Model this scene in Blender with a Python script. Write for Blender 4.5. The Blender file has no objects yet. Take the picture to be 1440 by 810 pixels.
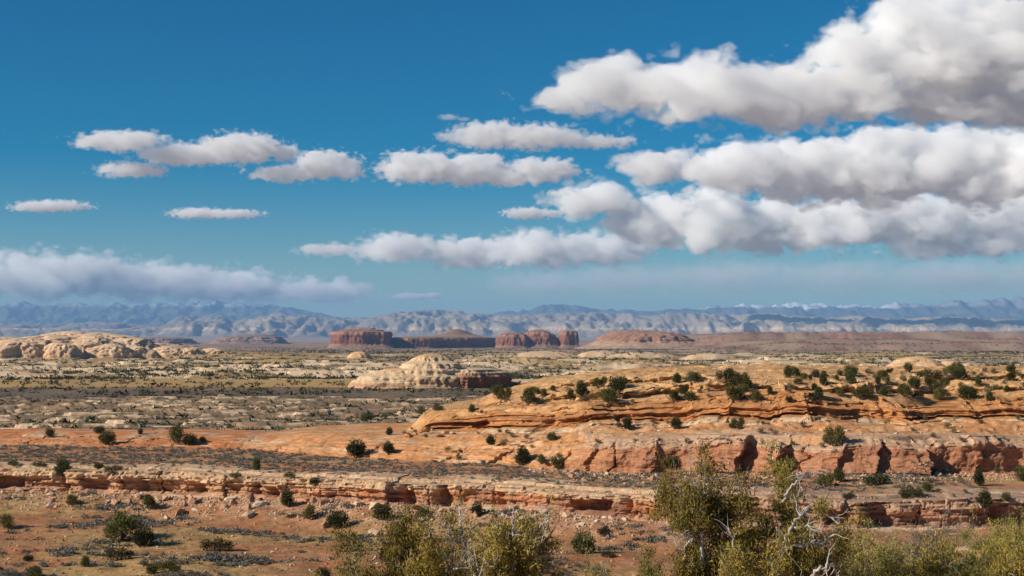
import bpy, bmesh, math, random
import numpy as np
from mathutils import Vector, Matrix
from mathutils.bvhtree import BVHTree

# ------------------------------------------------------------ camera, world, sun, exposure
SC = bpy.context.scene
COL = SC.collection
F_PX, U0, V0 = 1978.0, 720.0, 470.0          # focal length / principal column / horizon row in photo pixels
cam_d = bpy.data.cameras.new('camera')
cam_d.sensor_width = 36.0
cam_d.lens = 36.0 * F_PX / 1440.0
cam_d.clip_start = 0.5
cam_d.clip_end = 400000.0
cam = bpy.data.objects.new('camera', cam_d)
COL.objects.link(cam)
cam.location = (0, 0, 0)
cam.rotation_euler = (math.radians(90) + math.atan((V0 - 405.0) / F_PX), 0, 0)
SC.camera = cam

SUN_EL, SUN_AZ = math.radians(29), math.radians(-112)      # azimuth clockwise from the view direction (+Y)
TO_SUN = Vector((math.sin(SUN_AZ) * math.cos(SUN_EL), math.cos(SUN_AZ) * math.cos(SUN_EL), math.sin(SUN_EL)))
world = bpy.data.worlds.new('World')
SC.world = world
world.use_nodes = True
wn = world.node_tree
wn.nodes.clear()
sky = wn.nodes.new('ShaderNodeTexSky')
sky.sky_type = 'NISHITA'
sky.sun_disc = False
sky.sun_elevation = SUN_EL
sky.sun_rotation = SUN_AZ
sky.altitude = 1800
sky.air_density = 1.0
sky.dust_density = 1.3
sky.ozone_density = 3.0
hsv = wn.nodes.new('ShaderNodeHueSaturation')
hsv.inputs['Saturation'].default_value = 1.75
hsv.inputs['Value'].default_value = 0.92
bg = wn.nodes.new('ShaderNodeBackground')
bg.inputs['Strength'].default_value = 0.076
wo = wn.nodes.new('ShaderNodeOutputWorld')
tint = wn.nodes.new('ShaderNodeVectorMath')            # polarised, slightly teal sky
tint.operation = 'MULTIPLY'
tint.inputs[1].default_value = (0.95, 0.99, 0.94)
wn.links.new(sky.outputs[0], tint.inputs[0])
wn.links.new(tint.outputs[0], hsv.inputs['Color'])
wn.links.new(hsv.outputs[0], bg.inputs[0])
wn.links.new(bg.outputs[0], wo.inputs[0])
sun_d = bpy.data.lights.new('sun', 'SUN')
sun_d.energy = 5.0
sun_d.angle = math.radians(0.53)
sun_d.color = (1.0, 0.91, 0.78)
sun = bpy.data.objects.new('sun', sun_d)
COL.objects.link(sun)
sun.rotation_euler = TO_SUN.to_track_quat('Z', 'Y').to_euler()
sun.location = (-200, -100, 120)

vs = SC.view_settings
vs.view_transform = 'Standard'
vs.look = 'None'
vs.gamma = 1.0
vs.exposure = 0.15
SC.render.engine = 'CYCLES'
cy = SC.cycles
cy.use_denoising = True
cy.denoiser = 'OPENIMAGEDENOISE'
cy.denoising_prefilter = 'ACCURATE'
cy.denoising_input_passes = 'RGB_ALBEDO_NORMAL'
cy.use_adaptive_sampling = False
cy.max_bounces = 16
cy.diffuse_bounces = 2
cy.glossy_bounces = 1
cy.transmission_bounces = 2
cy.transparent_max_bounces = 8
cy.volume_bounces = 14
cy.volume_step_rate = 1.0
cy.sample_clamp_indirect = 6.0

# ------------------------------------------------------------ numpy noise
_rs = np.random.RandomState(7)
_P = _rs.permutation(256).astype(np.int64)
_P = np.concatenate([_P, _P, _P])
_G = _rs.normal(size=(256, 3))
_G /= np.linalg.norm(_G, axis=1)[:, None]

def pnoise(x, y, z=0.0, seed=0):
    """gradient noise, about -0.9 .. 0.9"""
    x = np.asarray(x, float) + seed * 17.31
    y = np.asarray(y, float) + seed * 5.77
    z = np.asarray(z, float) + np.zeros_like(x) + seed * 3.13
    xi, yi, zi = np.floor(x), np.floor(y), np.floor(z)
    xf, yf, zf = x - xi, y - yi, z - zi
    xi, yi, zi = (a.astype(np.int64) & 255 for a in (xi, yi, zi))
    w = lambda t: t * t * t * (t * (t * 6 - 15) + 10)
    u, v, s = w(xf), w(yf), w(zf)
    def g(dx, dy, dz):
        h = _P[_P[_P[xi + dx] + yi + dy] + zi + dz]
        q = _G[h]
        return q[..., 0] * (xf - dx) + q[..., 1] * (yf - dy) + q[..., 2] * (zf - dz)
    x00 = g(0, 0, 0) * (1 - u) + g(1, 0, 0) * u
    x10 = g(0, 1, 0) * (1 - u) + g(1, 1, 0) * u
    x01 = g(0, 0, 1) * (1 - u) + g(1, 0, 1) * u
    x11 = g(0, 1, 1) * (1 - u) + g(1, 1, 1) * u
    return 1.5 * ((x00 * (1 - v) + x10 * v) * (1 - s) + (x01 * (1 - v) + x11 * v) * s)

def fbm(x, y, z=0.0, octv=4, gain=0.5, lac=2.03, seed=0):
    a, t, n = 1.0, 0.0, 0.0
    for k in range(octv):
        t = t + a * pnoise(np.asarray(x) * lac ** k, np.asarray(y) * lac ** k, np.asarray(z) * lac ** k, seed + k)
        n += a
        a *= gain
    return t / n

def billow(x, y, z=0.0, octv=4, gain=0.5, seed=0):
    a, t, n = 1.0, 0.0, 0.0
    for k in range(octv):
        t = t + a * (1 - 2.2 * np.abs(pnoise(np.asarray(x) * 2.1 ** k, np.asarray(y) * 2.1 ** k, np.asarray(z) * 2.1 ** k, seed + k)))
        n += a
        a *= gain
    return t / n

def sstep(a, b, x):
    t = np.clip((np.asarray(x, float) - a) / (b - a), 0, 1)
    return t * t * (3 - 2 * t)

def tag(o, label=None, cat=None, group=None, kind=None):
    if label: o['label'] = label
    if cat: o['category'] = cat
    if group: o['group'] = group
    if kind: o['kind'] = kind
    return o

def mesh_np(name, verts, faces, smooth=True):
    """mesh from numpy arrays; faces (n,3) or (n,4)"""
    me = bpy.data.meshes.new(name)
    verts = np.asarray(verts, np.float32)
    faces = np.asarray(faces, np.int32)
    k = faces.shape[1]
    me.vertices.add(len(verts))
    me.vertices.foreach_set('co', verts.ravel())
    me.loops.add(faces.size)
    me.loops.foreach_set('vertex_index', faces.ravel())
    me.polygons.add(len(faces))
    me.polygons.foreach_set('loop_start', np.arange(0, faces.size, k, dtype=np.int32))
    me.update(calc_edges=True)
    me.polygons.foreach_set('use_smooth', np.full(len(faces), smooth))
    me.validate()
    return me

def link(name, me, mat=None, parent=None, loc=None):
    o = bpy.data.objects.new(name, me)
    COL.objects.link(o)
    if mat is not None and not me.materials:
        me.materials.append(mat)
    if parent is not None: o.parent = parent
    if loc is not None: o.location = loc
    return o

def px(u, v, Y):
    return Vector(((u - U0) / F_PX * Y, Y, (V0 - v) / F_PX * Y))
# ------------------------------------------------------------ clouds
def vol_mat(name, color, dens, aniso=0.0):
    m = bpy.data.materials.new(name)
    m.use_nodes = True
    nt = m.node_tree
    nt.nodes.clear()
    out = nt.nodes.new('ShaderNodeOutputMaterial')
    v = nt.nodes.new('ShaderNodeVolumePrincipled')
    v.inputs['Color'].default_value = (*color, 1)
    v.inputs['Density'].default_value = dens
    v.inputs['Anisotropy'].default_value = aniso
    nt.links.new(v.outputs[0], out.inputs['Volume'])
    return m

def nd(nt, typ, **kw):
    n = nt.nodes.new(typ)
    for k, v in kw.items():
        if k.startswith('i_'):
            n.inputs[k[2:].replace('_', ' ')].default_value = v
        else:
            setattr(n, k, v)
    return n

def mth(nt, op, a, b=None, c=None, clamp=False):
    n = nt.nodes.new('ShaderNodeMath')
    n.operation = op
    n.use_clamp = clamp
    for i, x in enumerate((a, b, c)):
        if x is None: continue
        if isinstance(x, (int, float)): n.inputs[i].default_value = x
        else: nt.links.new(x, n.inputs[i])
    return n.outputs[0]

def cloud_mat(name, dens, ell, bmean, zlow, amp, soft, seed):
    """water droplets: dense inside the lobes' ellipsoids, edges eaten by billow noise, thinning at the flat base"""
    m = vol_mat(name, (1, 1, 1), dens, 0.0)
    nt = m.node_tree
    L = nt.links
    v = [n for n in nt.nodes if n.type == 'PRINCIPLED_VOLUME'][0]
    tc = nd(nt, 'ShaderNodeTexCoord')
    P = tc.outputs['Object']
    f = None
    for (c, r) in ell:
        mp = nd(nt, 'ShaderNodeMapping')
        mp.vector_type = 'TEXTURE'
        mp.inputs['Location'].default_value = c
        mp.inputs['Scale'].default_value = r
        L.new(P, mp.inputs[0])
        ln = nd(nt, 'ShaderNodeVectorMath', operation='LENGTH')
        L.new(mp.outputs[0], ln.inputs[0])
        d = ln.outputs['Value']
        f = d if f is None else mth(nt, 'SMOOTH_MIN', f, d, 0.25)
    off = nd(nt, 'ShaderNodeMapping')
    off.inputs['Location'].default_value = (seed * 37.7, seed * 11.3, seed * 5.1)
    off.inputs['Scale'].default_value = (0.62 / bmean, 0.62 / bmean, 0.95 / bmean)
    L.new(P, off.inputs[0])
    no = nd(nt, 'ShaderNodeTexNoise', i_Scale=1.3, i_Detail=7.0, i_Roughness=0.64, i_Distortion=0.3)
    L.new(off.outputs[0], no.inputs['Vector'])
    vo = nd(nt, 'ShaderNodeTexVoronoi', feature='F1', i_Scale=2.2, i_Detail=2.0, i_Roughness=0.6)
    L.new(off.outputs[0], vo.inputs['Vector'])
    n1 = mth(nt, 'MULTIPLY_ADD', no.outputs['Fac'], 2.0 * amp, -1.0 * amp)
    n2 = mth(nt, 'MULTIPLY_ADD', vo.outputs['Distance'], -0.9 * amp, 0.42 * amp)
    e = mth(nt, 'ADD', mth(nt, 'SUBTRACT', 1.0, f), mth(nt, 'ADD', n1, n2))
    # flat base
    sx = nd(nt, 'ShaderNodeSeparateXYZ')
    L.new(P, sx.inputs[0])
    zb = mth(nt, 'MULTIPLY_ADD', sx.outputs['Z'], 1.0 / (0.55 * bmean), -zlow / (0.55 * bmean))
    zb = mth(nt, 'ADD', zb, mth(nt, 'MULTIPLY', n1, 0.9))
    e = mth(nt, 'MINIMUM', e, zb)
    mr = nd(nt, 'ShaderNodeMapRange', interpolation_type='SMOOTHSTEP')
    mr.inputs['From Min'].default_value = 0.0
    mr.inputs['From Max'].default_value = soft
    mr.inputs['To Max'].default_value = dens
    L.new(e, mr.inputs['Value'])
    L.new(mr.outputs[0], v.inputs['Density'])
    m.cycles.volume_sampling = 'DISTANCE'
    return m

CLOUD_BASE = 1800.0
def sphere_pts():
    bm = bmesh.new()
    bmesh.ops.create_icosphere(bm, subdivisions=3, radius=1)
    V = np.array([v.co[:] for v in bm.verts])
    F = np.array([[v.index for v in f.verts] for f in bm.faces])
    bm.free()
    return V, F
_SV, _SF = sphere_pts()

def remesh(V, F, voxel):
    me = mesh_np('tmp', V, F)
    o = bpy.data.objects.new('tmp', me)
    COL.objects.link(o)
    mod = o.modifiers.new('r', 'REMESH')
    mod.mode = 'VOXEL'
    mod.voxel_size = voxel
    dg = bpy.context.evaluated_depsgraph_get()
    oe = o.evaluated_get(dg)
    ev = oe.to_mesh()
    N = len(ev.vertices)
    V = np.empty(N * 3, np.float32); ev.vertices.foreach_get('co', V); V = V.reshape(-1, 3).astype(float)
    Q = np.empty(len(ev.polygons) * 4, np.int32); ev.loops.foreach_get('vertex_index', Q); Q = Q.reshape(-1, 4)
    oe.to_mesh_clear()
    bpy.data.objects.remove(o)
    bpy.data.meshes.remove(me)
    return V, Q

def cloud(label, lobes, vbase, dens, seed, amp=0.58, soft=0.12, base=CLOUD_BASE, depth=0.7, grow=1.22, name='cloud'):
    """lobes: (u centre, v centre, half width, half height) in photo pixels; the distance follows from the common cloud base height"""
    Y = base / ((V0 - vbase) / F_PX)
    k = Y / F_PX
    rs = np.random.RandomState(seed)
    ell = []
    for (uc, vc, ru, rv) in lobes:
        a, b = ru * k, rv * k
        d = max(min(a, 3 * b) * depth, b)
        ell.append((np.array([(uc - U0) * k, Y + rs.uniform(-.4, .4) * d, (V0 - vc) * k]), np.array([a, d, b])))
    bmean = float(np.mean([l[3] for l in lobes])) * k
    VV = np.concatenate([_SV * r * grow + c for c, r in ell])
    FF = np.concatenate([_SF + i * len(_SV) for i in range(len(ell))])
    V, Q = remesh(VV, FF, min(e[1][2] for e in ell) / 3)
    V[:, 2] = np.maximum(V[:, 2], max(base - 0.15 * bmean, HAZE_TOP + 20))
    c = V.mean(0); c[2] = V[:, 2].min()
    me = mesh_np(name, V - c, Q)
    mat = cloud_mat(name, dens, [(tuple(e[0] - c), tuple(e[1])) for e in ell], bmean, base - 0.1 * bmean - c[2], amp, soft, seed)
    return tag(link(name, me, mat, loc=c), label, 'cloud')
HAZE_TOP, HAZE_DENS, HAZE_COL = 1350.0, 1.9e-5, (.30, .58, 1.0)
def build_clouds():
    cl = cloud
    cl('huge grey based cumulus bank with bulging white shoulder, largest of the sky',
       [(775,140,75,32),(870,118,115,58),(980,132,140,64),(1100,132,150,66),(1210,98,140,92),(1310,62,150,110),(1420,70,150,120),(1540,80,150,110),(1330,130,130,58),(1450,140,130,56)], 190, 0.009, 1)
    cl('thin wispy flat cloud directly below the point of the huge cumulus bank',
       [(690,190,80,26),(755,194,90,24),(835,198,90,14),(645,192,45,11)], 213, 0.009, 2)
    cl('puffy white cloud with two humps above the long pale shelf',
       [(590,234,85,32),(665,236,85,30),(765,240,72,24),(715,248,70,18)], 260, 0.010, 3)
    cl('broad grey layered cumulus tucked under the huge bank',
       [(930,234,95,30),(1040,232,140,48),(1150,236,150,68),(1260,232,150,76),(1370,230,150,82),(1480,230,150,84)], 300, 0.009, 4)
    cl('bright cauliflower cumulus low over the snowy range',
       [(830,282,85,36),(915,308,95,56),(1000,310,100,66),(1090,318,110,58),(1190,314,120,62),(1300,312,130,64),(1420,308,140,68),(1530,308,130,68)], 360, 0.009, 5)
    cl('long pale shelf cloud with lumpy left end above the buttes',
       [(465,350,80,16),(560,350,95,30),(660,355,100,33),(760,352,110,38),(850,352,90,36)], 384, 0.006, 6, soft=.35)
    cl('white cloud of three stacked streaks alone in the blue',
       [(175,200,90,20),(255,215,95,21),(340,208,84,27),(182,237,66,16),(395,213,34,15)], 251, 0.010, 7, depth=.9)
    cl('wedge shaped puffy cloud pointing away from the two humped cloud',
       [(455,230,66,29),(400,242,76,16),(492,238,30,20)], 257, 0.010, 8)
    cl('small thin lens of white cloud beside the grey horizon bank',
       [(75,290,75,11),(50,292,55,8)], 300, 0.014, 9)
    cl('small thin flat cloud below the stacked streaks',
       [(275,299,56,11),(330,301,56,9)], 310, 0.014, 10)
    cl('tiny puff of cloud between the two humped cloud and the shelf',
       [(740,300,46,11),(770,301,28,8)], 310, 0.014, 11)
    cl('tiny detached scrap of cloud above the thin wispy flat cloud',
       [(630,164,20,6),(652,166,13,4)], 171, 0.008, 12)
    cl('long grey rain bank lying along the hazy horizon',
       [(-60,384,150,50),(80,388,160,48),(210,396,160,42),(330,402,150,34),(440,408,140,26)], 428, 0.0032, 13, soft=.5)
    cl('small bright puff above the long mesa near the horizon',
       [(580,417,40,7),(610,416,16,6)], 424, 0.004, 14)
    cl('pale rain veil hanging from the cauliflower cumulus over the snowy range',
       [(760,398,130,30),(880,395,160,34),(1020,392,180,38),(1180,392,190,38),(1340,390,190,40),(1500,390,190,40)], 428, 0.0005, 15, soft=.8, amp=.35)
# ------------------------------------------------------------ materials
def pnoise2(x, y, seed=0):
    x = np.asarray(x, float) + seed * 17.31
    y = np.asarray(y, float) + seed * 5.77
    xi, yi = np.floor(x), np.floor(y)
    xf, yf = x - xi, y - yi
    xi, yi = xi.astype(np.int64) & 255, yi.astype(np.int64) & 255
    u = xf * xf * xf * (xf * (xf * 6 - 15) + 10)
    v = yf * yf * yf * (yf * (yf * 6 - 15) + 10)
    def g(dx, dy):
        h = _P[_P[xi + dx] + yi + dy]
        return _G2[h, 0] * (xf - dx) + _G2[h, 1] * (yf - dy)
    return 1.4 * ((g(0, 0) * (1 - u) + g(1, 0) * u) * (1 - v) + (g(0, 1) * (1 - u) + g(1, 1) * u) * v)
_a = _rs.uniform(0, 2 * math.pi, 256)
_G2 = np.stack([np.cos(_a), np.sin(_a)], 1)

def f2(x, y, octv=4, gain=0.5, seed=0):
    a, t, n = 1.0, 0.0, 0.0
    for k in range(octv):
        t = t + a * pnoise2(np.asarray(x) * 2.03 ** k, np.asarray(y) * 2.03 ** k, seed + k)
        n += a
        a *= gain
    return t / n * 1.6

def on(mask, fn, *arrs):
    """evaluate fn only where mask > 0"""
    out = np.zeros_like(mask)
    i = mask > 1e-4
    if i.any(): out[i] = fn(*[a[i] for a in arrs]) * mask[i]
    return out

def terr(n, step, w=0.16):
    q = n / step
    f = np.floor(q)
    return step * (f + sstep(0.5 - w, 0.5 + w, q - f))

def earth_mat(name, scale, amount=0.35, bump=0.5, bdist=0.1, rough=0.95, strata=0.0):
    """rock or soil: per-vertex colour, broken up by noise of real-world size"""
    m = bpy.data.materials.new(name)
    m.use_nodes = True
    nt = m.node_tree
    L = nt.links
    b = nt.nodes['Principled BSDF']
    b.inputs['Roughness'].default_value = rough
    b.inputs['Specular IOR Level'].default_value = 0.15
    at = nd(nt, 'ShaderNodeAttribute', attribute_name='Col')
    tc = nd(nt, 'ShaderNodeTexCoord')
    no = nd(nt, 'ShaderNodeTexNoise', i_Scale=1.0 / scale, i_Detail=6.0, i_Roughness=0.65)
    mp = nd(nt, 'ShaderNodeMapping')
    mp.inputs['Scale'].default_value = (1, 1, 1 + strata)
    L.new(tc.outputs['Object'], mp.inputs[0])
    L.new(mp.outputs[0], no.inputs['Vector'])
    mr = nd(nt, 'ShaderNodeMapRange')
    mr.inputs['From Min'].default_value = 0.3
    mr.inputs['From Max'].default_value = 0.7
    mr.inputs['To Min'].default_value = 1 - amount
    mr.inputs['To Max'].default_value = 1 + amount
    L.new(no.outputs['Fac'], mr.inputs['Value'])
    vm = nd(nt, 'ShaderNodeVectorMath', operation='SCALE')
    L.new(at.outputs['Color'], vm.inputs[0])
    L.new(mr.outputs[0], vm.inputs['Scale'])
    n2 = nd(nt, 'ShaderNodeTexNoise', i_Scale=6.5 / scale, i_Detail=3.0, i_Roughness=0.7)
    L.new(mp.outputs[0], n2.inputs['Vector'])
    m2 = nd(nt, 'ShaderNodeMapRange')
    m2.inputs['From Min'].default_value = 0.3
    m2.inputs['From Max'].default_value = 0.7
    m2.inputs['To Min'].default_value = 1 - amount * .8
    m2.inputs['To Max'].default_value = 1 + amount * .8
    L.new(n2.outputs['Fac'], m2.inputs['Value'])
    v2 = nd(nt, 'ShaderNodeVectorMath', operation='SCALE')
    L.new(vm.outputs[0], v2.inputs[0])
    L.new(m2.outputs[0], v2.inputs['Scale'])
    L.new(v2.outputs[0], b.inputs['Base Color'])
    if bump:
        bp = nd(nt, 'ShaderNodeBump', i_Strength=bump, i_Distance=bdist)
        L.new(no.outputs['Fac'], bp.inputs['Height'])
        L.new(bp.outputs[0], b.inputs['Normal'])
    return m

def set_col(me, c):
    a = me.attributes.new('Col', 'FLOAT_COLOR', 'POINT')
    c = np.clip(np.asarray(c, np.float32), 0.01, 0.9)
    a.data.foreach_set('color', np.concatenate([c, np.ones((len(c), 1), np.float32)], 1).ravel())

def mixc(c, k, col):
    k = np.clip(k, 0, 1)[:, None]
    return c * (1 - k) + np.array(col) * k

# ------------------------------------------------------------ the lie of the land
def along(pts):
    xs, ys = np.array([p[0] for p in pts], float), np.array([p[1] for p in pts], float)
    return lambda x: np.interp(x, xs, ys)
_R1 = along([(-400, 225), (-130, 214), (-76, 208), (-49, 203), (-24, 194), (0, 185), (19, 176), (41, 168), (62, 170), (110, 174), (400, 190)])
_R2 = along([(-400, 262), (-110, 255), (-75, 250), (-46, 242), (-31, 231), (-13, 220), (-2, 212), (11, 204), (28, 199), (46, 193), (72, 198), (110, 200), (400, 210)])
def R1(x): return _R1(x) + 2.2 * f2(x / 16, x * 0 + .3, 3, seed=2)
def R2(x): return _R2(x) + 2.0 * f2(x / 19, x * 0 + .7, 3, seed=5)
R3w = along([(-400, 26), (-20, 16), (10, 22), (30, 27), (400, 30)])
def R3(x): return _R2(x) + R3w(x) + 2.2 * f2(x / 22, x * 0 + .2, 3, seed=8)
H1 = along([(-400, 1.3), (-60, 1.6), (-46, 1.2), (-36, 2.6), (-13, 2.9), (0, 3.2), (11, 4.2), (28, 4.9), (400, 4.9)])
H2 = along([(-400, 0), (-18.5, 0), (-15.5, 3.0), (-8, 3.8), (0, 4.2), (12, 4.4), (28, 4.3), (400, 4.2)])
def R4(x): return _R2(x) + R3w(x) + 19 + 3.5 * f2(x / 15, x * 0 + .6, 3, seed=9)
def R5(x): return _R2(x) + R3w(x) + 38 + 5.0 * f2(x / 19, x * 0 + .1, 3, seed=12)
H3 = along([(-400, 0), (-6, 0), (-3.5, 1.2), (20, 1.3), (400, 1.2)])
H4 = along([(-400, 0), (2, 0), (7, .7), (30, .8), (400, .9)])
STEEP = along([(-400, 0), (-6, 0), (14, 1), (400, 1)])
P0 = along([(-9e4, -1.7), (0, -1.7), (4, -1.95), (10, -2.9), (25, -5.6), (60, -13.6), (110, -22.4), (140, -24.6), (165, -25), (400, -25)])
P0R = along([(-9e4, -1.7), (0, -1.7), (6, -2.2), (15, -3.6), (30, -4.7), (34, -5.2), (39, -6.8), (60, -13.2), (110, -22.4), (140, -24.6), (165, -25), (400, -25)])
P2 = along([(250, -21.5), (300, -22.6), (380, -24.2), (480, -25.5), (600, -27.2), (800, -30), (1000, -31.2), (1500, -35), (2000, -38.2), (3000, -45),
            (5000, -60), (8000, -80), (15000, -88), (30000, -86), (90000, -86)])
YB0 = along([(-400, 270), (-60, 266), (-40, 262), (-22, 262), (0, 288), (40, 318), (400, 330)])
YB1 = along([(-400, 330), (-60, 318), (-40, 315), (-22, 330), (0, 350), (40, 400), (400, 430)])

DOMES = [     # low swells of bare rock: photo column and row of the top, half width in px, depth ratio, distance in metres
    (90, 477, 200, .7, 2850), (40, 482, 150, .6, 2500), (1160, 513, 30, 1.2, 1050),
    (905, 495, 56, 1.2, 2300), (1000, 497, 46, 1.2, 2100), (765, 494, 60, 1.4, 2500), (845, 493, 40, 1.4, 2500)]

def ground_z(x, y):
    x, y = np.asarray(x, float), np.asarray(y, float)
    n_far = np.hypot(x, y)
    r1, r2, r3 = R1(x), R2(x), R3(x)
    wr = sstep(2, 9, x - 0.06 * y)
    up = P0(y) * (1 - wr) + P0R(y) * wr
    up = up + on(sstep(3, 12, y) * (1 - sstep(150, 175, y)), lambda a, b: 0.5 * f2(a / 9, b / 9, 4, seed=20), x, y)
    va = sstep(120, 150, y) * (1 - sstep(r1 - 2, r1, y))
    up = up + on(va, lambda a, b: 0.7 * f2(a / 24, b / 18, 4, seed=21), x, y)
    up = up + 1.9 * sstep(r1 - 15, r1 - 1.5, y) + 3.3 * sstep(r1 + 2.9, r1 + 4.0, y)
    fl = sstep(r1 + 2, r1 + 8, y)
    up = up + on(fl * (1 - sstep(400, 500, y)), lambda a, b: 0.35 * f2(a / 20, b / 20, 4, seed=22), x, y)
    up = up + sstep(15, 40, x) * .6 * np.clip((y - r1) / np.maximum(r2 - r1, 3), 0, 1)
    st = STEEP(x)
    up = up + H1(x) * (st * sstep(r2 + 1.6, r2 + 3.2, y) + (1 - st) * sstep(r2 + 1, r2 + 15, y))
    up = up + H2(x) * sstep(r3 + 6.5, r3 + 11, y)
    up = up + H3(x) * sstep(R4(x) + 2.4, R4(x) + 3.6, y) + H4(x) * sstep(R5(x) + 2.4, R5(x) + 3.6, y)
    up = up + np.clip(y - r3 - 11, 0, 70) * 0.005 * sstep(-10, 10, x)
    pl = sstep(r3 + 4, r3 + 16, y) * sstep(-14, 2, x) * (1 - sstep(400, 460, y))
    up = up + on(pl, lambda a, b: terr(1.2 * f2(a / 30, b / 11, 4, seed=23), 0.4, .12) + .26 * f2(a / 3.0, b / 2.2, 3, seed=27), x, y)
    be = sstep(r2 + 3, r2 + 8, y) * (1 - sstep(r3 - 2, r3 + 2, y)) * sstep(-20, 0, x)
    up = up + on(be, lambda a, b: terr(1.3 * f2(a / 15, b / 6, 4, seed=24), 0.40, .14) + .10 * f2(a / 2, b / 1.6, 3, seed=28), x, y)
    b = sstep(YB0(x), YB1(x), y)
    h = up * (1 - b) + P2(y) * b
    zf = sstep(275, 320, y) * (1 - sstep(560, 630, y)) * b
    h = h + on(zf, lambda a, c: terr(2.0 * f2(a / 62, c / 40, 3, seed=30) + 1.5 * f2(a / 16, c / 9, 3, seed=33), 0.9, .10), x, y)
    zg = sstep(560, 640, y) * (1 - sstep(1000, 1100, y))
    h = h + on(zg, lambda a, c: 0.7 * f2(a / 70, c / 90, 3, seed=35), x, y)
    zh = sstep(980, 1080, y) * (1 - sstep(1900, 2100, y))
    h = h + on(zh, lambda a, c: terr(9 * f2(a / 260, c / 190, 3, seed=40) + 3.2 * f2(a / 45, c / 40, 3, seed=43), 2.3, .14), x, y)
    zj = sstep(1900, 2300, y)* (1 - sstep(20000, 27000, n_far))
    h = h + on(zj, lambda a, c: terr(8 * f2(a / 420, c / 420, 4, seed=46), 3.0, .2), x, y)
    # long rust-red swell of tablelands on the right
    t = sstep(620, 1150, x - 0.02 * (y - 6000)) * (1 - sstep(9500, 13000, y))
    sw = 26 * sstep(4900, 5150, y + 130 * f2(x / 300, y / 900, 3, seed=50)) + 17 * sstep(5700, 6000, y) + 38 * sstep(6500, 6800, y + 200 * f2(x / 420, y / 900, 3, seed=52))
    h = h + t * sw
    for (u, v, hw, hd, Y) in DOMES:
        c = px(u, v, Y)
        a = hw / F_PX * Y
        zb = float(P2(Y)) - 2
        q = ((x - c.x) / a) ** 2 + ((y - c.y - a * hd * .3) / (a * hd)) ** 2
        i = q < 1.6
        if i.any():
            q2 = q[i] * (1 + .55 * f2(x[i] / (a * .55), y[i] / (a * .8), 4, seed=int(u) % 50 + 60))
            dz = zb + (c.z - zb) * np.clip(1 - q2, 0, 1) ** .68
            h[i] = np.maximum(h[i], dz)
    return h

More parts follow.
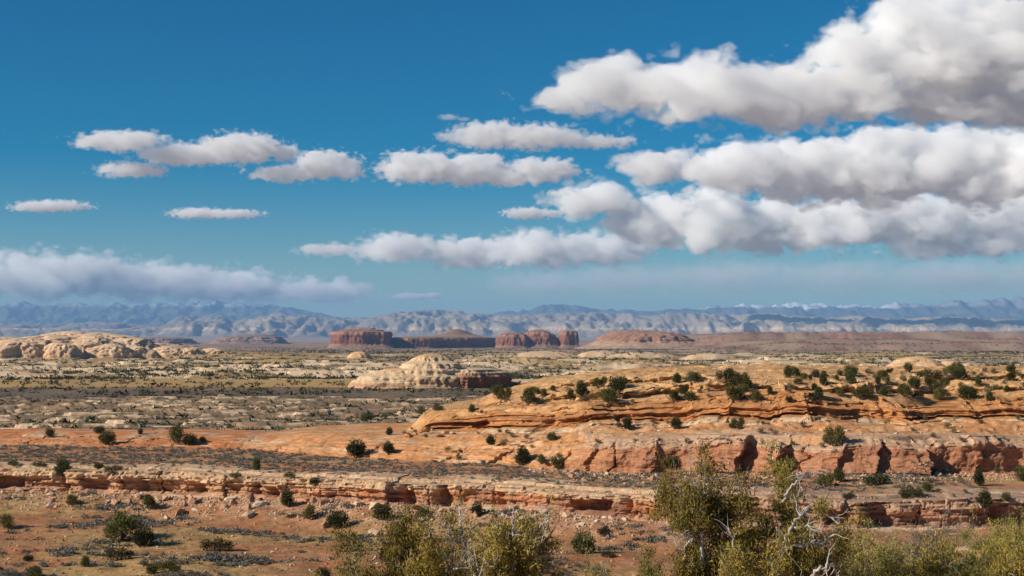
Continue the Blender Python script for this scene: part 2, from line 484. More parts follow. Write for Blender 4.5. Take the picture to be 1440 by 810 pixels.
def ground_col(x, y, z, nz):
    N = len(x)
    n1 = f2(x / 30, y / 18, 4, seed=70)
    n2 = f2(x / 5.5, y / 4, 4, seed=74)
    nL = f2(x / (8 + .05 * y), y / (6 + .09 * y), 4, seed=78)          # patches that grow with distance
    r1, r2, r3 = R1(x), R2(x), R3(x)
    red, orange, sand = (.42, .165, .068), (.52, .245, .095), (.48, .25, .115)
    grass, cream, white, scrub = (.44, .275, .105), (.60, .44, .28), (.60, .49, .36), (.20, .138, .084)
    c = np.tile(np.array(sand), (N, 1))
    # near slope and valley
    k = 1 - sstep(r1 - 2, r1 + 1, y)
    v = np.tile(np.array((.37, .172, .076)), (N, 1))
    v = mixc(v, sstep(-.15, .35, n1) * .85, grass)
    v = mixc(v, sstep(.15, .5, f2(x / 12, y / 7, 4, seed=81)), red)
    v = mixc(v, sstep(.2, .5, n2) * .6, (.27, .19, .085))
    v = mixc(v, sstep(.1, .5, f2(x / 1.6, y / 1.3, 3, seed=82)) * .35, (.30, .15, .075))
    v = mixc(v, sstep(r1 - 13, r1 - 3, y) * .75 * sstep(-.5, .3, n2), (.50, .30, .185))
    v = mixc(v, sstep(20, 34, x) * sstep(130, 150, y) * .6, (.30, .125, .07))
    c = v * k[:, None] + c * (1 - k[:, None])
    # sage flat
    k = sstep(r1 + 3, r1 + 9, y + 5 * n2)
    c = np.where(((y > r1 - 1) & (k < 1))[:, None], mixc(np.tile(np.array(cream), (N, 1)), k, (.44, .19, .085)), c)
    fl = (k >= 1)
    f = np.tile(np.array((.44, .19, .085)), (N, 1))
    f = mixc(f, sstep(-.1, .4, n1) * .7, (.42, .27, .12))
    f = mixc(f, sstep(.1, .4, n2) * .5, (.25, .16, .09))
    c = np.where(fl[:, None], f, c)
    # banks, slickrock, benches, plateau
    k = sstep(r2 - 3, r2 + 1, y + 2 * n2)
    s = np.tile(np.array((.52, .20, .075)), (N, 1))
    s = mixc(s, sstep(-50, -34, x), (.54, .255, .105))
    s = mixc(s, sstep(.05, .4, n2) * .5, (.58, .38, .21))
    s = mixc(s, sstep(.2, .45, n1) * .5 * (1 - sstep(-60, -40, x)), (.40, .15, .065))
    c = mixc_arr(c, k, s)
    k = sstep(r3 + 2, r3 + 5, y) * sstep(-22, -10, x)
    s = np.tile(np.array((.52, .275, .112)), (N, 1))
    s = mixc(s, sstep(-.05, .35, n1), (.57, .34, .16))
    s = mixc(s, sstep(.1, .4, n2) * .6, (.45, .24, .11))
    s = mixc(s, sstep(r3 + 25, r3 + 60, y) * sstep(-.3, .2, n2) * .6, (.40, .24, .115))
    c = mixc_arr(c, k, s)
    # dissected pale rock
    b = sstep(YB0(x), YB1(x), y)
    s = np.tile(np.array(scrub), (N, 1))
    nz2 = terr(2.0 * f2(x / 62, y / 40, 3, seed=30) + 1.5 * f2(x / 16, y / 9, 3, seed=33), 0.9, .10)
    s = mixc(s, sstep(.22, .32, f2(x / 22, y / 5, 4, .62, seed=84) + .12 * nz2), (.60, .425, .26))
    s = mixc(s, sstep(.25, .5, f2(x / 24, y / 22, 3, seed=87)) * .7, (.40, .235, .13))
    c = mixc_arr(c, sstep(.55, .95, b), s)
    # scrub plain, red strip, straw coloured grass
    yy = y + 45 * f2(x / 190, y / 260, 3, seed=90)
    s = np.tile(np.array((.15, .112, .078)), (N, 1))
    s = mixc(s, sstep(.0, .5, nL) * .5, (.19, .135, .09))
    s = mixc(s, sstep(715, 745, yy) * .7, (.27, .145, .085))
    s = mixc(s, sstep(775, 800, yy), grass)
    s = mixc(s, sstep(.1, .5, nL) * .35, (.26, .18, .09))
    c = mixc_arr(c, sstep(585, 612, yy), s)
    # pale slickrock benches
    s = np.tile(np.array((.72, .52, .32)), (N, 1))
    nh = f2(x / 90, y / 55, 5, seed=93)
    s = mixc(s, sstep(.0, .16, nh), (.33, .225, .11))
    s = mixc(s, sstep(.2, .5, f2(x / 150, y / 200, 3, seed=96)) * .8, (.16, .125, .085))
    s = mixc(s, sstep(.25, .5, f2(x / 60, y / 120, 3, seed=97)) * .6, (.52, .30, .17))
    c = mixc_arr(c, sstep(965, 1000, yy), s)
    # grass again, then wooded distance
    s = np.tile(np.array((.46, .295, .115)), (N, 1))
    s = mixc(s, sstep(.0, .4, f2(x / 240, y / 300, 4, seed=100)), (.20, .145, .09))
    s = mixc(s, sstep(.15, .4, f2(x / 130, y / 260, 4, seed=103)), (.66, .48, .30))
    c = mixc_arr(c, sstep(1750, 1900, yy + 100 * nL), s)
    s = np.tile(np.array((.38, .255, .14)), (N, 1))
    s = mixc(s, sstep(-.1, .3, f2(x / 500, y / 700, 4, seed=106)), (.15, .115, .08))
    s = mixc(s, sstep(.15, .4, f2(x / 400, y / 900, 4, seed=109)) * .9, (.50, .37, .23))
    s = mixc(s, sstep(4500, 6500, y) * .6, (.27, .15, .10))
    c = mixc_arr(c, sstep(3000, 3600, y), s)
    t = sstep(500, 900, x - 0.02 * (y - 6000)) * sstep(4500, 4900, y) * (1 - sstep(9500, 13000, y))
    s = np.tile(np.array((.34, .205, .13)), (N, 1))
    s = mixc(s, sstep(-.1, .3, f2(x / 300, z / 9, 3, seed=112)), (.25, .125, .08))
    s = mixc(s, sstep(.15, .45, f2(x / 200, y / 500, 3, seed=115)) * .8, (.40, .27, .17))
    c = mixc_arr(c, t, s)
    c = mixc(c, sstep(12000, 20000, np.hypot(x, y)), (.36, .25, .18))
    # domes are bare cream rock; so is every steep riser beyond the flats
    for (u, vv, hw, hd, Y) in DOMES:
        q = px(u, vv, Y)
        a = hw / F_PX * Y
        d = np.hypot((x - q.x) / a, (y - q.y - a * hd * .3) / (a * hd))
        c = mixc(c, (1 - sstep(.93, 1.06, d)) * sstep(float(P2(Y)) - 1, float(P2(Y)) + 2, z) * (.9 - .35 * (n2 > .25)), (.68, .46, .29))
    c = mixc(c, (1 - sstep(.80, .93, nz)) * sstep(300, 340, y) * (1 - sstep(2300, 2600, y)) * .6, (.50, .385, .27))
    return c * (1 + .10 * n2[:, None])

def mixc_arr(c, k, s):
    k = np.clip(k, 0, 1)[:, None]
    return c * (1 - k) + s * k

def build_ground():
    az_in = np.radians(np.linspace(-22.5, 22.5, 650))
    az_l = np.radians(np.concatenate([np.linspace(-180, -40, 16)[:-1], np.linspace(-40, -22.5, 36)[:-1]]))
    az = np.concatenate([az_l, az_in, -az_l[::-1]])
    r = [np.geomspace(1.2, 20, 26)[:-1], np.linspace(20, 140, 70)[:-1], np.linspace(140, 345, 250)[:-1], np.geomspace(345, 1000, 175)[:-1], np.geomspace(1000, 3500, 150)[:-1],
         np.geomspace(3500, 12000, 75)[:-1], np.geomspace(12000, 64000, 24)]
    r = np.concatenate(r)
    A, R = np.meshgrid(az, r)
    # rows of equal forward distance inside the view, circles elsewhere
    w = 1 - sstep(math.radians(22.5), math.radians(50), np.abs(A))
    D = R / np.where(w > 0, (np.cos(np.clip(A, -1, 1)) * w + (1 - w)), 1.0)
    X, Y = D * np.sin(A), D * np.cos(A)
    nr, nc = X.shape
    x, y = X.ravel(), Y.ravel()
    z = ground_z(x, y)
    V = np.stack([x, y, z], 1)
    Z = z.reshape(nr, nc)
    I = np.arange(nr * nc).reshape(nr, nc)
    Q = np.stack([I[:-1, :-1], I[:-1, 1:], I[1:, 1:], I[1:, :-1]], -1).reshape(-1, 4)
    Q = np.concatenate([Q, [[0, 0, 0, 0]]])[:-1]
    me = mesh_np('ground', V, Q[:, ::-1])
    nn = np.empty(len(V) * 3, np.float32)
    me.vertex_normals.foreach_get('vector', nn)
    nz = np.abs(nn.reshape(-1, 3)[:, 2])
    set_col(me, ground_col(x, y, z, nz))
    fy = V[Q[:, 0], 1]; fx = V[Q[:, 0], 0]                     # broken rock shows facets, soil stays soft
    me.polygons.foreach_set('use_smooth', ~(((fy > 212) & (fy < 345) & (fx > -20)) | ((fy > 320) & (fy < 620)) | ((fy > 1000) & (fy < 1900))))
    return tag(link('ground', me, earth_mat('desert_soil', 1.6, .38, .6, .25)), kind='structure')
# ------------------------------------------------------------ ledges: sheets of rock wrapped round each rim
def grid_faces(nr, nc):
    I = np.arange(nr * nc).reshape(nr, nc)
    return np.stack([I[:-1, :-1], I[:-1, 1:], I[1:, 1:], I[1:, :-1]], -1).reshape(-1, 4)

def resample(ctrl, n):
    c = np.array(ctrl, float)
    d = np.concatenate([[0], np.cumsum(np.hypot(np.diff(c[:, 0]), np.diff(c[:, 1] * 5)))])
    t = np.linspace(0, d[-1], n)
    return np.interp(t, d, c[:, 0]), np.interp(t, d, c[:, 1])

def blocks(s, size, seed):
    """one random number per block of rock along the rim, with irregular block lengths"""
    rs = np.random.RandomState(seed)
    e = np.cumsum(rs.uniform(.35, 1.8, 4000) * size) - 400
    i = np.searchsorted(e, s)
    v = rs.uniform(-1, 1, 4002)
    edge = np.minimum(np.abs(s - e[np.clip(i - 1, 0, 3999)]), np.abs(e[np.clip(i, 0, 3999)] - s))
    return v[i], edge, rs.uniform(0, 1, 4002)[i]

def ledge(name, x0, x1, step, R, ctrl_a, ctrl_b, blend, disp, colour, nrows=64, back=3.0, front=2.0, mat=None):
    x = np.arange(x0, x1, step)
    r = R(x)
    k = np.ones(15) / 15
    dr = np.gradient(np.convolve(np.pad(r, 7, mode='edge'), k, 'valid'), step)
    nrm = np.stack([dr, -np.ones_like(dr)], 1)
    nrm /= np.linalg.norm(nrm, axis=1)[:, None]
    oa, za = resample(ctrl_a, nrows)
    ob, zb_ = resample(ctrl_b, nrows)
    w = blend(x)[None, :]
    O = oa[:, None] * (1 - w) + ob[:, None] * w
    ZF = za[:, None] * (1 - w) + zb_[:, None] * w
    S = np.broadcast_to(x[None, :], O.shape)
    ztop = ground_z(x, r + back)
    zbot = ground_z(x, r - front) - .15
    ZT, ZB = np.broadcast_to(ztop, O.shape), np.broadcast_to(zbot, O.shape)
    hgt = np.maximum(ZT - ZB, .05)
    face = sstep(.0, .08, ZF) * (1 - sstep(.96, 1.02, ZF))
    dO, dZ = disp(S, ZF, O, hgt)
    end = sstep(x0, x0 + 6, S) * (1 - sstep(x1 - 6, x1, S))
    O2 = O + dO * face * np.minimum(1, hgt / 2) 
    X = S + nrm[:, 0] * O2
    Y = r[None, :] + nrm[:, 1] * O2
    Z = ZB + hgt * ZF + dZ
    # the flat top hugs the ground behind the rim, the two long edges dive under it
    flat = sstep(.96, 1.0, ZF)
    G = ground_z(X.ravel(), Y.ravel()).reshape(X.shape)
    Z = Z * (1 - flat) + (np.maximum(G, ZT - .35) + .07 + dZ * .5) * flat
    Z[0] = G[0] - .5
    Z[1] = np.minimum(Z[1], G[1] + .02)
    Z = Z - (1 - end) * 2.5
    V = np.stack([X, Y, Z], -1).reshape(-1, 3)
    me = mesh_np(name, V, grid_faces(*X.shape)[:, ::-1], False)
    set_col(me, colour(S.ravel(), ZF.ravel(), V))
    return tag(link(name, me, mat), kind='structure')

def strata(zf, s, n, seed):
    """hard and soft beds: stepped offsets that run along the face"""
    q = zf * n + .35 * f2(s / 14, zf * 0 + seed * .37, 3, seed=seed)
    i = np.floor(q).astype(int)
    rs = np.random.RandomState(seed)
    t = rs.uniform(-1, 1, 64)
    f = q - np.floor(q)
    a, b = t[i % 64], t[(i + 1) % 64]
    return a + (b - a) * sstep(.82, 1.0, f), f

rock_mat = earth_mat('sandstone', .55, .30, 1.0, .14, strata=2.5)
slick_mat = earth_mat('slickrock', .9, .28, 1.0, .14, strata=4.0)

def beds(zf, s, n, seed, size):
    """stacked beds, each broken into blocks of its own: offset, joint nearness, place within the bed"""
    q = zf * n + .45 * f2(s / 17, zf * 0 + seed * .37, 3, seed=seed) + .12 * f2(s / 2.5, zf * 2, 2, seed=seed + 1)
    i = np.floor(q).astype(int)
    rs = np.random.RandomState(seed)
    hard = rs.uniform(-1, 1, 64)[i % 64]
    b, e, v = blocks(s + 23.7 * (i % 13), size, seed + 2)
    return hard, b, e, v, q - i, i

def rim_disp(s, zf, o, h):
    b1, e1, v1 = blocks(s + .5 * f2(zf * 3, s / 4, 2, seed=10), 6.5, 11)
    hard, b2, e2, v2, f, i = beds(zf, s, 6.0, 13, 2.4)
    h3, b3, e3, v3, f3, i3 = beds(zf, s, 15, 16, 1.1)
    alc = sstep(.20, .45, f2(s / 9, s * 0 + .4, 3, seed=14)) + 1.2 * np.exp(-((s + 52.5) / 2.4) ** 2) + 1.0 * np.exp(-((s + 45) / 1.6) ** 2) + .9 * np.exp(-((s + 60) / 2.0) ** 2)
    slump = sstep(.12, .5, f2(s / 23, s * 0 + .9, 2, seed=19))                  # stretches where the face has broken down into steps
    d = .30 * b1 + .30 * hard + .26 * b2 + .10 * h3 + .10 * b3
    d = d - .30 * np.exp(-(f / .10) ** 2) - .10 * np.exp(-(f3 / .15) ** 2)      # open bedding joints
    d = d + .30 * sstep(.66, .72, zf + .06 * b1)
    d = d + slump * 2.0 * (1 - zf) * (1 - .4 * f)
    d = d - 1.6 * np.clip(alc, 0, 1.3) * (1 - slump) * sstep(.06, .2, zf) * (1 - sstep(.58, .70, zf + .05 * b2))
    d = d - .8 * np.exp(-(e1 / .15) ** 2) * (v1 > .5) - .30 * np.exp(-(e2 / .09) ** 2) * (v2 > .3)
    d = d + .55 * f2(s / 3.1, zf * 2.2, 4, seed=15) + .16 * f2(s / .7, zf * 7, 3, seed=20)
    for c0, w0, dp in ((-14.2, .5, 1.6), (-8.9, .8, 1.7), (14.5, .35, 1.2), (26, .9, 1.7), (29, 1.2, 1.8), (44, 1.6, 1.6), (-65.3, .35, 1.3)):
        d = d - dp * np.exp(-((s - c0 + .8 * (zf - .5) + .3 * b2) / w0) ** 2)
    d = np.clip(d, -2.3, 2.2)
    dz = (.22 * b1 + .14 * b2) * sstep(.75, 1, zf) + .12 * f2(s / 1.3, o / .9, 3, seed=16) * sstep(.9, 1.0, zf)
    return d, dz

def rim_col(s, zf, V):
    n = f2(V[:, 0] / 2.5, V[:, 1] / 2.5 + V[:, 2], 4, seed=17)
    nf = f2(V[:, 0] / .9, V[:, 2] * 2.2 + V[:, 1], 3, seed=47)
    nl = f2(s / 11, s * 0 + .1, 3, seed=18)
    c = np.tile(np.array((.55, .355, .205)), (len(s), 1))
    low = (1 - sstep(.52, .62, zf + .10 * n + .12 * nl - .10 * sstep(-30, 0, s)))
    c = mixc(c, low * (.55 + .45 * sstep(-40, -18, s)), (.44, .185, .085))
    c = mixc(c, (1 - sstep(.2, .34, zf + .08 * n)) * .7, (.48, .27, .16))
    c = mixc(c, sstep(.1, .45, n) * .45, (.62, .46, .30))
    c = mixc(c, sstep(.2, .5, nf) * .45, (.40, .24, .15))
    c = mixc(c, sstep(.15, .45, nl + .6 * n) * (1 - sstep(.62, .8, zf)) * .75, (.22, .10, .065))
    c = mixc(c, sstep(20, 30, s) * .6, (.29, .175, .125))
    hard, b2, e2, v2, f, i = beds(zf, s, 6.0, 13, 2.4)
    return c * (1 + .12 * hard + .10 * b2)[:, None]

BUTT = [(-2.2, 1.0, 7), (12.0, .5, 6), (21.5, .6, 5), (33.2, 2.2, 9), (38.2, 2.6, 4), (45.5, .8, 7), (50.8, 1.0, 4.5), (57.5, 2.6, 7), (66.5, .6, 6), (79, 2, 8), (93, 2, 9), (108, 2, 9)]
def wall_disp(s, zf, o, h):
    sk = 2.2 * f2(zf * 1.3, s / 12, 2, seed=25)                               # joints lean and bend
    b1, e1, v1 = blocks(s + sk, 10.5, 21)
    hard, b2, e2, v2, f, i = beds(zf, s, 5.0, 22, 7.0)
    h3, b3, e3, v3, f3, i3 = beds(zf, s, 17, 24, 3.0)
    top = sstep(.70, .80, zf)
    d = .30 * b1 + .14 * hard + .05 * h3 + top * (.16 * h3 + .22 * b3)
    d = d - top * .22 * np.exp(-(f3 / .14) ** 2) - .12 * np.exp(-(f / .05) ** 2)
    d = d + 1.0 * f2(s / 7.5, zf * 1.1, 4, seed=23) + .22 * f2(s / 1.5, zf * 3.5, 3, seed=29) + .07 * f2(s / .6, zf * 9, 2, seed=30)
    d = d - .9 * np.exp(-(e1 / .13) ** 2) * (v1 > .45)
    for c0, dp, wd in BUTT:                                  # buttresses that swell to the right and break off sharply
        t = (s - c0 + 1.6 * (1 - zf) - .35 * b1 + .7 * f2(zf * 2.5, s * 0 + c0, 2, seed=31)) / wd
        d = d + dp * np.where(t < 0, np.clip(1 + t, 0, 1) ** 1.5, 0) * (1 - .35 * zf)
        d = d - .6 * dp * np.where(t >= 0, np.exp(-(t * wd / 1.7) ** 2), 0) * (1 - sstep(.72, .9, zf))
    gentle = (1 - STEEP(s)) * sstep(.05, .15, zf)                           # the low lobe steps down in broken beds
    zq = zf + .05 * f2(s / 9, zf * 4, 3, seed=32)
    dz = gentle * h * (terr(zq, .13, .10) - .065 - zq) * .95 + gentle * .10 * b3
    return np.clip(d, -2.6, 3.2), dz + .14 * f2(s / 3, o / 1.5, 3, seed=26) * sstep(.5, 1, zf)

def wall_col(s, zf, V):
    n = f2(V[:, 0] / 3.2, V[:, 2] * 1.2 + V[:, 1] / 4, 4, seed=27)
    ns = f2(V[:, 0] / 1.1, V[:, 2] / 5, 3, seed=28)          # vertical streaks of varnish
    nh = f2(V[:, 0] / 9, V[:, 2] * 3.0, 3, seed=46)           # banding along the beds
    hard, b2, e2, v2, f, i = beds(zf, s, 5.0, 22, 7.0)
    right = sstep(-4, 22, s)
    c = np.tile(np.array((.54, .255, .105)), (len(s), 1))
    c = mixc(c, right, (.41, .185, .098))
    c = mixc(c, 1 - sstep(-52, -42, s), (.50, .19, .07))
    c = mixc(c, sstep(.05, .45, n) * .5, (.50, .27, .15))
    c = mixc(c, sstep(.1, .4, nh) * .55, (.35, .15, .075))
    c = mixc(c, sstep(.2, .5, ns) * sstep(.1, .3, zf) * right * .5, (.24, .11, .07))
    c = mixc(c, sstep(.74, .80, zf + .05 * n) * .8, (.52, .345, .215))
    c = mixc(c, sstep(.15, .4, f2(s / 13, zf * 5, 3, seed=29)) * (1 - right) * .6, (.58, .40, .24))
    return c * (1 + .08 * hard + .07 * b2)[:, None]

def slab_disp(s, zf, o, h):
    b1, e1, v1 = blocks(s, 6.0, 31)
    hard, b2, e2, v2, f, i = beds(zf, s, 7.0, 33, 4.0)
    h3, b3, e3, v3, f3, i3 = beds(zf, s, 19, 36, 1.6)
    d = .22 * b1 * (zf < .72) + .42 * hard + .24 * b2 + .16 * h3 + .14 * b3
    d = d - .35 * np.exp(-(f / .09) ** 2) - .16 * np.exp(-(f3 / .14) ** 2)
    d = d + .8 * f2(s / 8, zf * 2, 4, seed=34) + .20 * f2(s / 1.3, zf * 7, 3, seed=35)
    run = .35 + .65 * sstep(-.15, .15, f2(s / 17, s * 0 + .3, 2, seed=36))
    d = d - 1.6 * run * sstep(.24, .27, zf) * (1 - sstep(.34, .37, zf + .02 * b2))
    run2 = sstep(-.05, .2, f2(s / 12, s * 0 + .8, 2, seed=37))
    d = d - 1.2 * run2 * sstep(.62, .645, zf) * (1 - sstep(.70, .73, zf))
    for c0, w0, dp in ((-9, 4.2, 2.4), (4.5, 1.2, 1.5), (24, 3, .6), (56.5, 3.4, 3.0), (61, 1.6, 2.0), (69, 3.5, 1.2)):
        d = d - dp * np.exp(-(np.abs(s - c0 + .4 * b2) / w0) ** 3) * (1 - sstep(.50, .62, zf + .05 * b2) * (1 if c0 < 50 else .25)) * sstep(.03, .12, zf)
    for c0, dp, wd in ((55, 1.4, 6), (34, .7, 7), (17, .7, 9), (75, .9, 8)):
        t = (s - c0) / wd
        d = d + dp * np.where(t < 0, np.clip(1 + t, 0, 1) ** 1.5, 0)
    return np.clip(d, -3.2, 2.4), (.14 * b2 + .16 * f2(s / 2.6, o / 1.1, 3, seed=38)) * sstep(.4, 1, zf)

def slab_col(s, zf, V):
    n = f2(V[:, 0] / 3, V[:, 2] * 2 + V[:, 1] / 3, 4, seed=41)
    nh = f2(V[:, 0] / 7, V[:, 2] * 3.5, 3, seed=48)
    hard, b2, e2, v2, f, i = beds(zf, s, 7.0, 33, 4.0)
    c = np.tile(np.array((.52, .24, .085)), (len(s), 1))
    c = mixc(c, (1 - sstep(.16, .26, zf + .05 * n)), (.60, .44, .28))
    c = mixc(c, sstep(.26, .3, zf) * (1 - sstep(.55, .7, zf + .06 * n)) * .75, (.48, .20, .072))
    c = mixc(c, sstep(.1, .45, n) * .5, (.56, .325, .15))
    c = mixc(c, sstep(.1, .45, nh) * .5, (.40, .185, .08))
    c = mixc(c, sstep(.2, .5, f2(s / 9, zf * 4, 3, seed=42)) * .5, (.42, .21, .095))
    return c * (1 + .12 * hard + .08 * b2)[:, None]

def cap_disp(s, zf, o, h):
    b1, e1, v1 = blocks(s, 4.0, 61)
    hard, b2, e2, v2, f, i = beds(zf, s, 3.0, 62, 1.8)
    slump = sstep(.0, .4, f2(s / 13, s * 0 + .5, 2, seed=63))
    d = .7 * b1 + .3 * hard + .4 * b2 - .3 * np.exp(-(f / .12) ** 2) + 1.1 * f2(s / 5, zf * 1.5, 4, seed=64) + slump * 2.2 * (1 - zf)
    return np.clip(d, -2, 2.6) * 1.4, (.25 * b1 + .2 * b2) * sstep(.5, 1, zf)

def cap_col(s, zf, V):
    n = f2(V[:, 0] / 2.2, V[:, 2] * 2 + V[:, 1] / 2, 4, seed=65)
    hard, b2, e2, v2, f, i = beds(zf, s, 3.0, 62, 1.8)
    c = np.tile(np.array((.53, .295, .125)), (len(s), 1))
    c = mixc(c, sstep(.0, .4, n) * .6, (.60, .41, .22))
    c = mixc(c, sstep(.2, .5, -n) * .6, (.42, .22, .10))
    return c * (1 + .12 * hard + .10 * b2)[:, None]

def build_ledges():
    rim = [(-9.5, 1.0), (-8.6, 1.0), (-4, 1.0), (-2, 1.0), (-.4, 1.0), (0, .96), (.1, .7), (.0, .4), (.1, .12), (.5, 0), (1.6, -.25), (2.6, -.55)]
    g1 = ledge('rim_ledge', -94, 82, .18, R1, rim, rim, lambda x: x * 0, rim_disp, rim_col, 70, 6.0, 2.0, rock_mat)
    steep = [(-6.5, 1.0), (-5.5, 1.0), (-3.2, 1.0), (-1.7, .97), (-.8, .88), (-.25, .74), (.0, .5), (.25, .2), (.5, .03), (1.3, -.12), (2.6, -.45)]
    gentle = [(-16.5, 1.0), (-15.5, 1.0), (-12, .97), (-8, .80), (-5, .60), (-2.4, .40), (-.8, .22), (-.1, .10), (.2, .02), (.9, -.12), (1.6, -.5)]
    g2 = ledge('cliff_wall', -96, 92, .2, R2, gentle, steep, STEEP, wall_disp, wall_col, 64, 15, 2.0, slick_mat)
    sl = [(-13.5, 1.0), (-12.5, 1.0), (-10.5, .99), (-8.6, .965), (-8.2, .83), (-6.4, .80), (-6.1, .665), (-5.0, .64), (-3.4, .60), (-3.0, .40), (-2.0, .365), (-1.6, .26), (-1.0, .22), (-.3, .16), (0, .05), (.4, 0), (1.4, -.2), (2.4, -.5)]
    g3 = ledge('slickrock_ledge', -20, 104, .2, R3, sl, sl, lambda x: x * 0, slab_disp, slab_col, 84, 12.5, 2.0, slick_mat)
    cap = [(-8.5, 1.0), (-7.5, 1.0), (-3.5, 1.0), (-1.6, 1.0), (-.5, .98), (-.1, .75), (0, .4), (.2, .1), (.5, 0), (1.3, -.3), (2.2, -.8)]
    g4 = ledge('rubble_ledge', -7, 112, .24, R4, cap, cap, lambda x: x * 0, cap_disp, cap_col, 40, 5.0, 2.0, rock_mat)
    g5 = ledge('crest_ledge', 1, 118, .26, R5, cap, cap, lambda x: x * 0, cap_disp, cap_col, 36, 5.0, 2.0, rock_mat)
    return [g1, g2, g3, g4, g5]

# ------------------------------------------------------------ mesas and buttes
def butte(name, label, cat, u, Y, ztop, zbase, a, b, rot, prof, cols, seed, flute=.075, bumps=(), expo=3.0, nth=220, nr=46, mat=None, fs=.20):
    """prof: (radius fraction, height fraction) from foot to crown; cols: (height fraction, colour)"""
    th = np.linspace(0, 2 * math.pi, nth, endpoint=False)
    c, s = np.cos(th), np.sin(th)
    rad = (np.abs(c) ** expo + np.abs(s) ** expo) ** (-1 / expo)
    p = np.array(prof, float)
    d = np.concatenate([[0], np.cumsum(np.hypot(np.diff(p[:, 0]), np.diff(p[:, 1])))])
    t = np.linspace(0, d[-1], nr)
    RF, ZF = np.interp(t, d, p[:, 0])[:, None], np.interp(t, d, p[:, 1])[:, None]
    lx, ly = a * rad * c * RF, b * rad * s * RF
    m = min(a, b)
    h = ztop - zbase
    zz = ZF * h + 0 * lx
    q = fs * m
    steepness = sstep(.05, .3, ZF) * (1 - .7 * sstep(.85, 1, ZF))
    dn = flute * m * (fbm(lx / (q * 2), ly / (q * 2), zz / (q * 7), 5, .68, seed=seed) * 3.4 - .6 * np.abs(pnoise(lx / (q * .5), ly / (q * .5), zz / (q * 4), seed + 5))) * steepness
    dn = dn + flute * .8 * m * fbm(lx / (q * 3), ly / (q * 3), 0 * zz, 2, seed=seed + 2) * 2
    rs = np.random.RandomState(seed)
    bed = np.interp(ZF, np.linspace(0, 1, 24), rs.uniform(-1, 1, 24))
    dn = dn + .025 * m * bed * steepness
    rr = np.hypot(lx, ly) + 1e-6
    k = 1 + dn / np.maximum(rr, .25 * m) 
    lx, ly = lx * k, ly * k
    for (bx, by, bw, bh) in bumps:                          # swells of the crown, in fractions of a, b, a and height
        zz = zz + bh * h * np.exp(-(((lx / a - bx) / bw) ** 2 + ((ly / b - by) / bw) ** 2)) * sstep(.3, .7, ZF)
    zz = zz + .02 * h * fbm(lx / (q * 1.5), ly / (q * 1.5), 0 * zz, 4, seed=seed + 7) * sstep(.2, .5, ZF)
    cr, sr = math.cos(rot), math.sin(rot)
    X, Yy = lx * cr - ly * sr, lx * sr + ly * cr
    I = np.arange(nr * nth).reshape(nr, nth)
    J = np.roll(I, -1, axis=1)
    Q = np.stack([I[:-1], J[:-1], J[1:], I[1:]], -1).reshape(-1, 4)
    V = np.stack([X, Yy, zz], -1).reshape(-1, 3)
    me = mesh_np(name, V, Q)
    zf = (zz / h).ravel()
    zs = zf + .03 * fbm(V[:, 0] / q, V[:, 1] / q, V[:, 2] / q, 3, seed=seed + 8)
    ck = np.array([x[0] for x in cols]); cc = np.array([x[1] for x in cols])
    C = np.stack([np.interp(zs, ck, cc[:, i]) for i in range(3)], 1)
    C = C * (1 + .05 * np.interp(zs * 3 % 1, np.linspace(0, 1, 12), rs.uniform(-1, 1, 12)))[:, None]
    C = C * (1 + .25 * fbm(V[:, 0] / (q * .6), V[:, 1] / (q * .6), V[:, 2] / (q * 3), 3, seed=seed + 9))[:, None]
    set_col(me, C)
    o = link(name, me, mat or far_rock, loc=((u - U0) / F_PX * Y, Y, zbase))
    return tag(o, label, cat)
far_rock = earth_mat('far_sandstone', 18, .22, .6, 4.0)
dome_rock = earth_mat('dome_sandstone', 7, .22, .8, 1.5, strata=1)
butte_rock = earth_mat('butte_sandstone', 2.5, .22, .7, .6, strata=2)

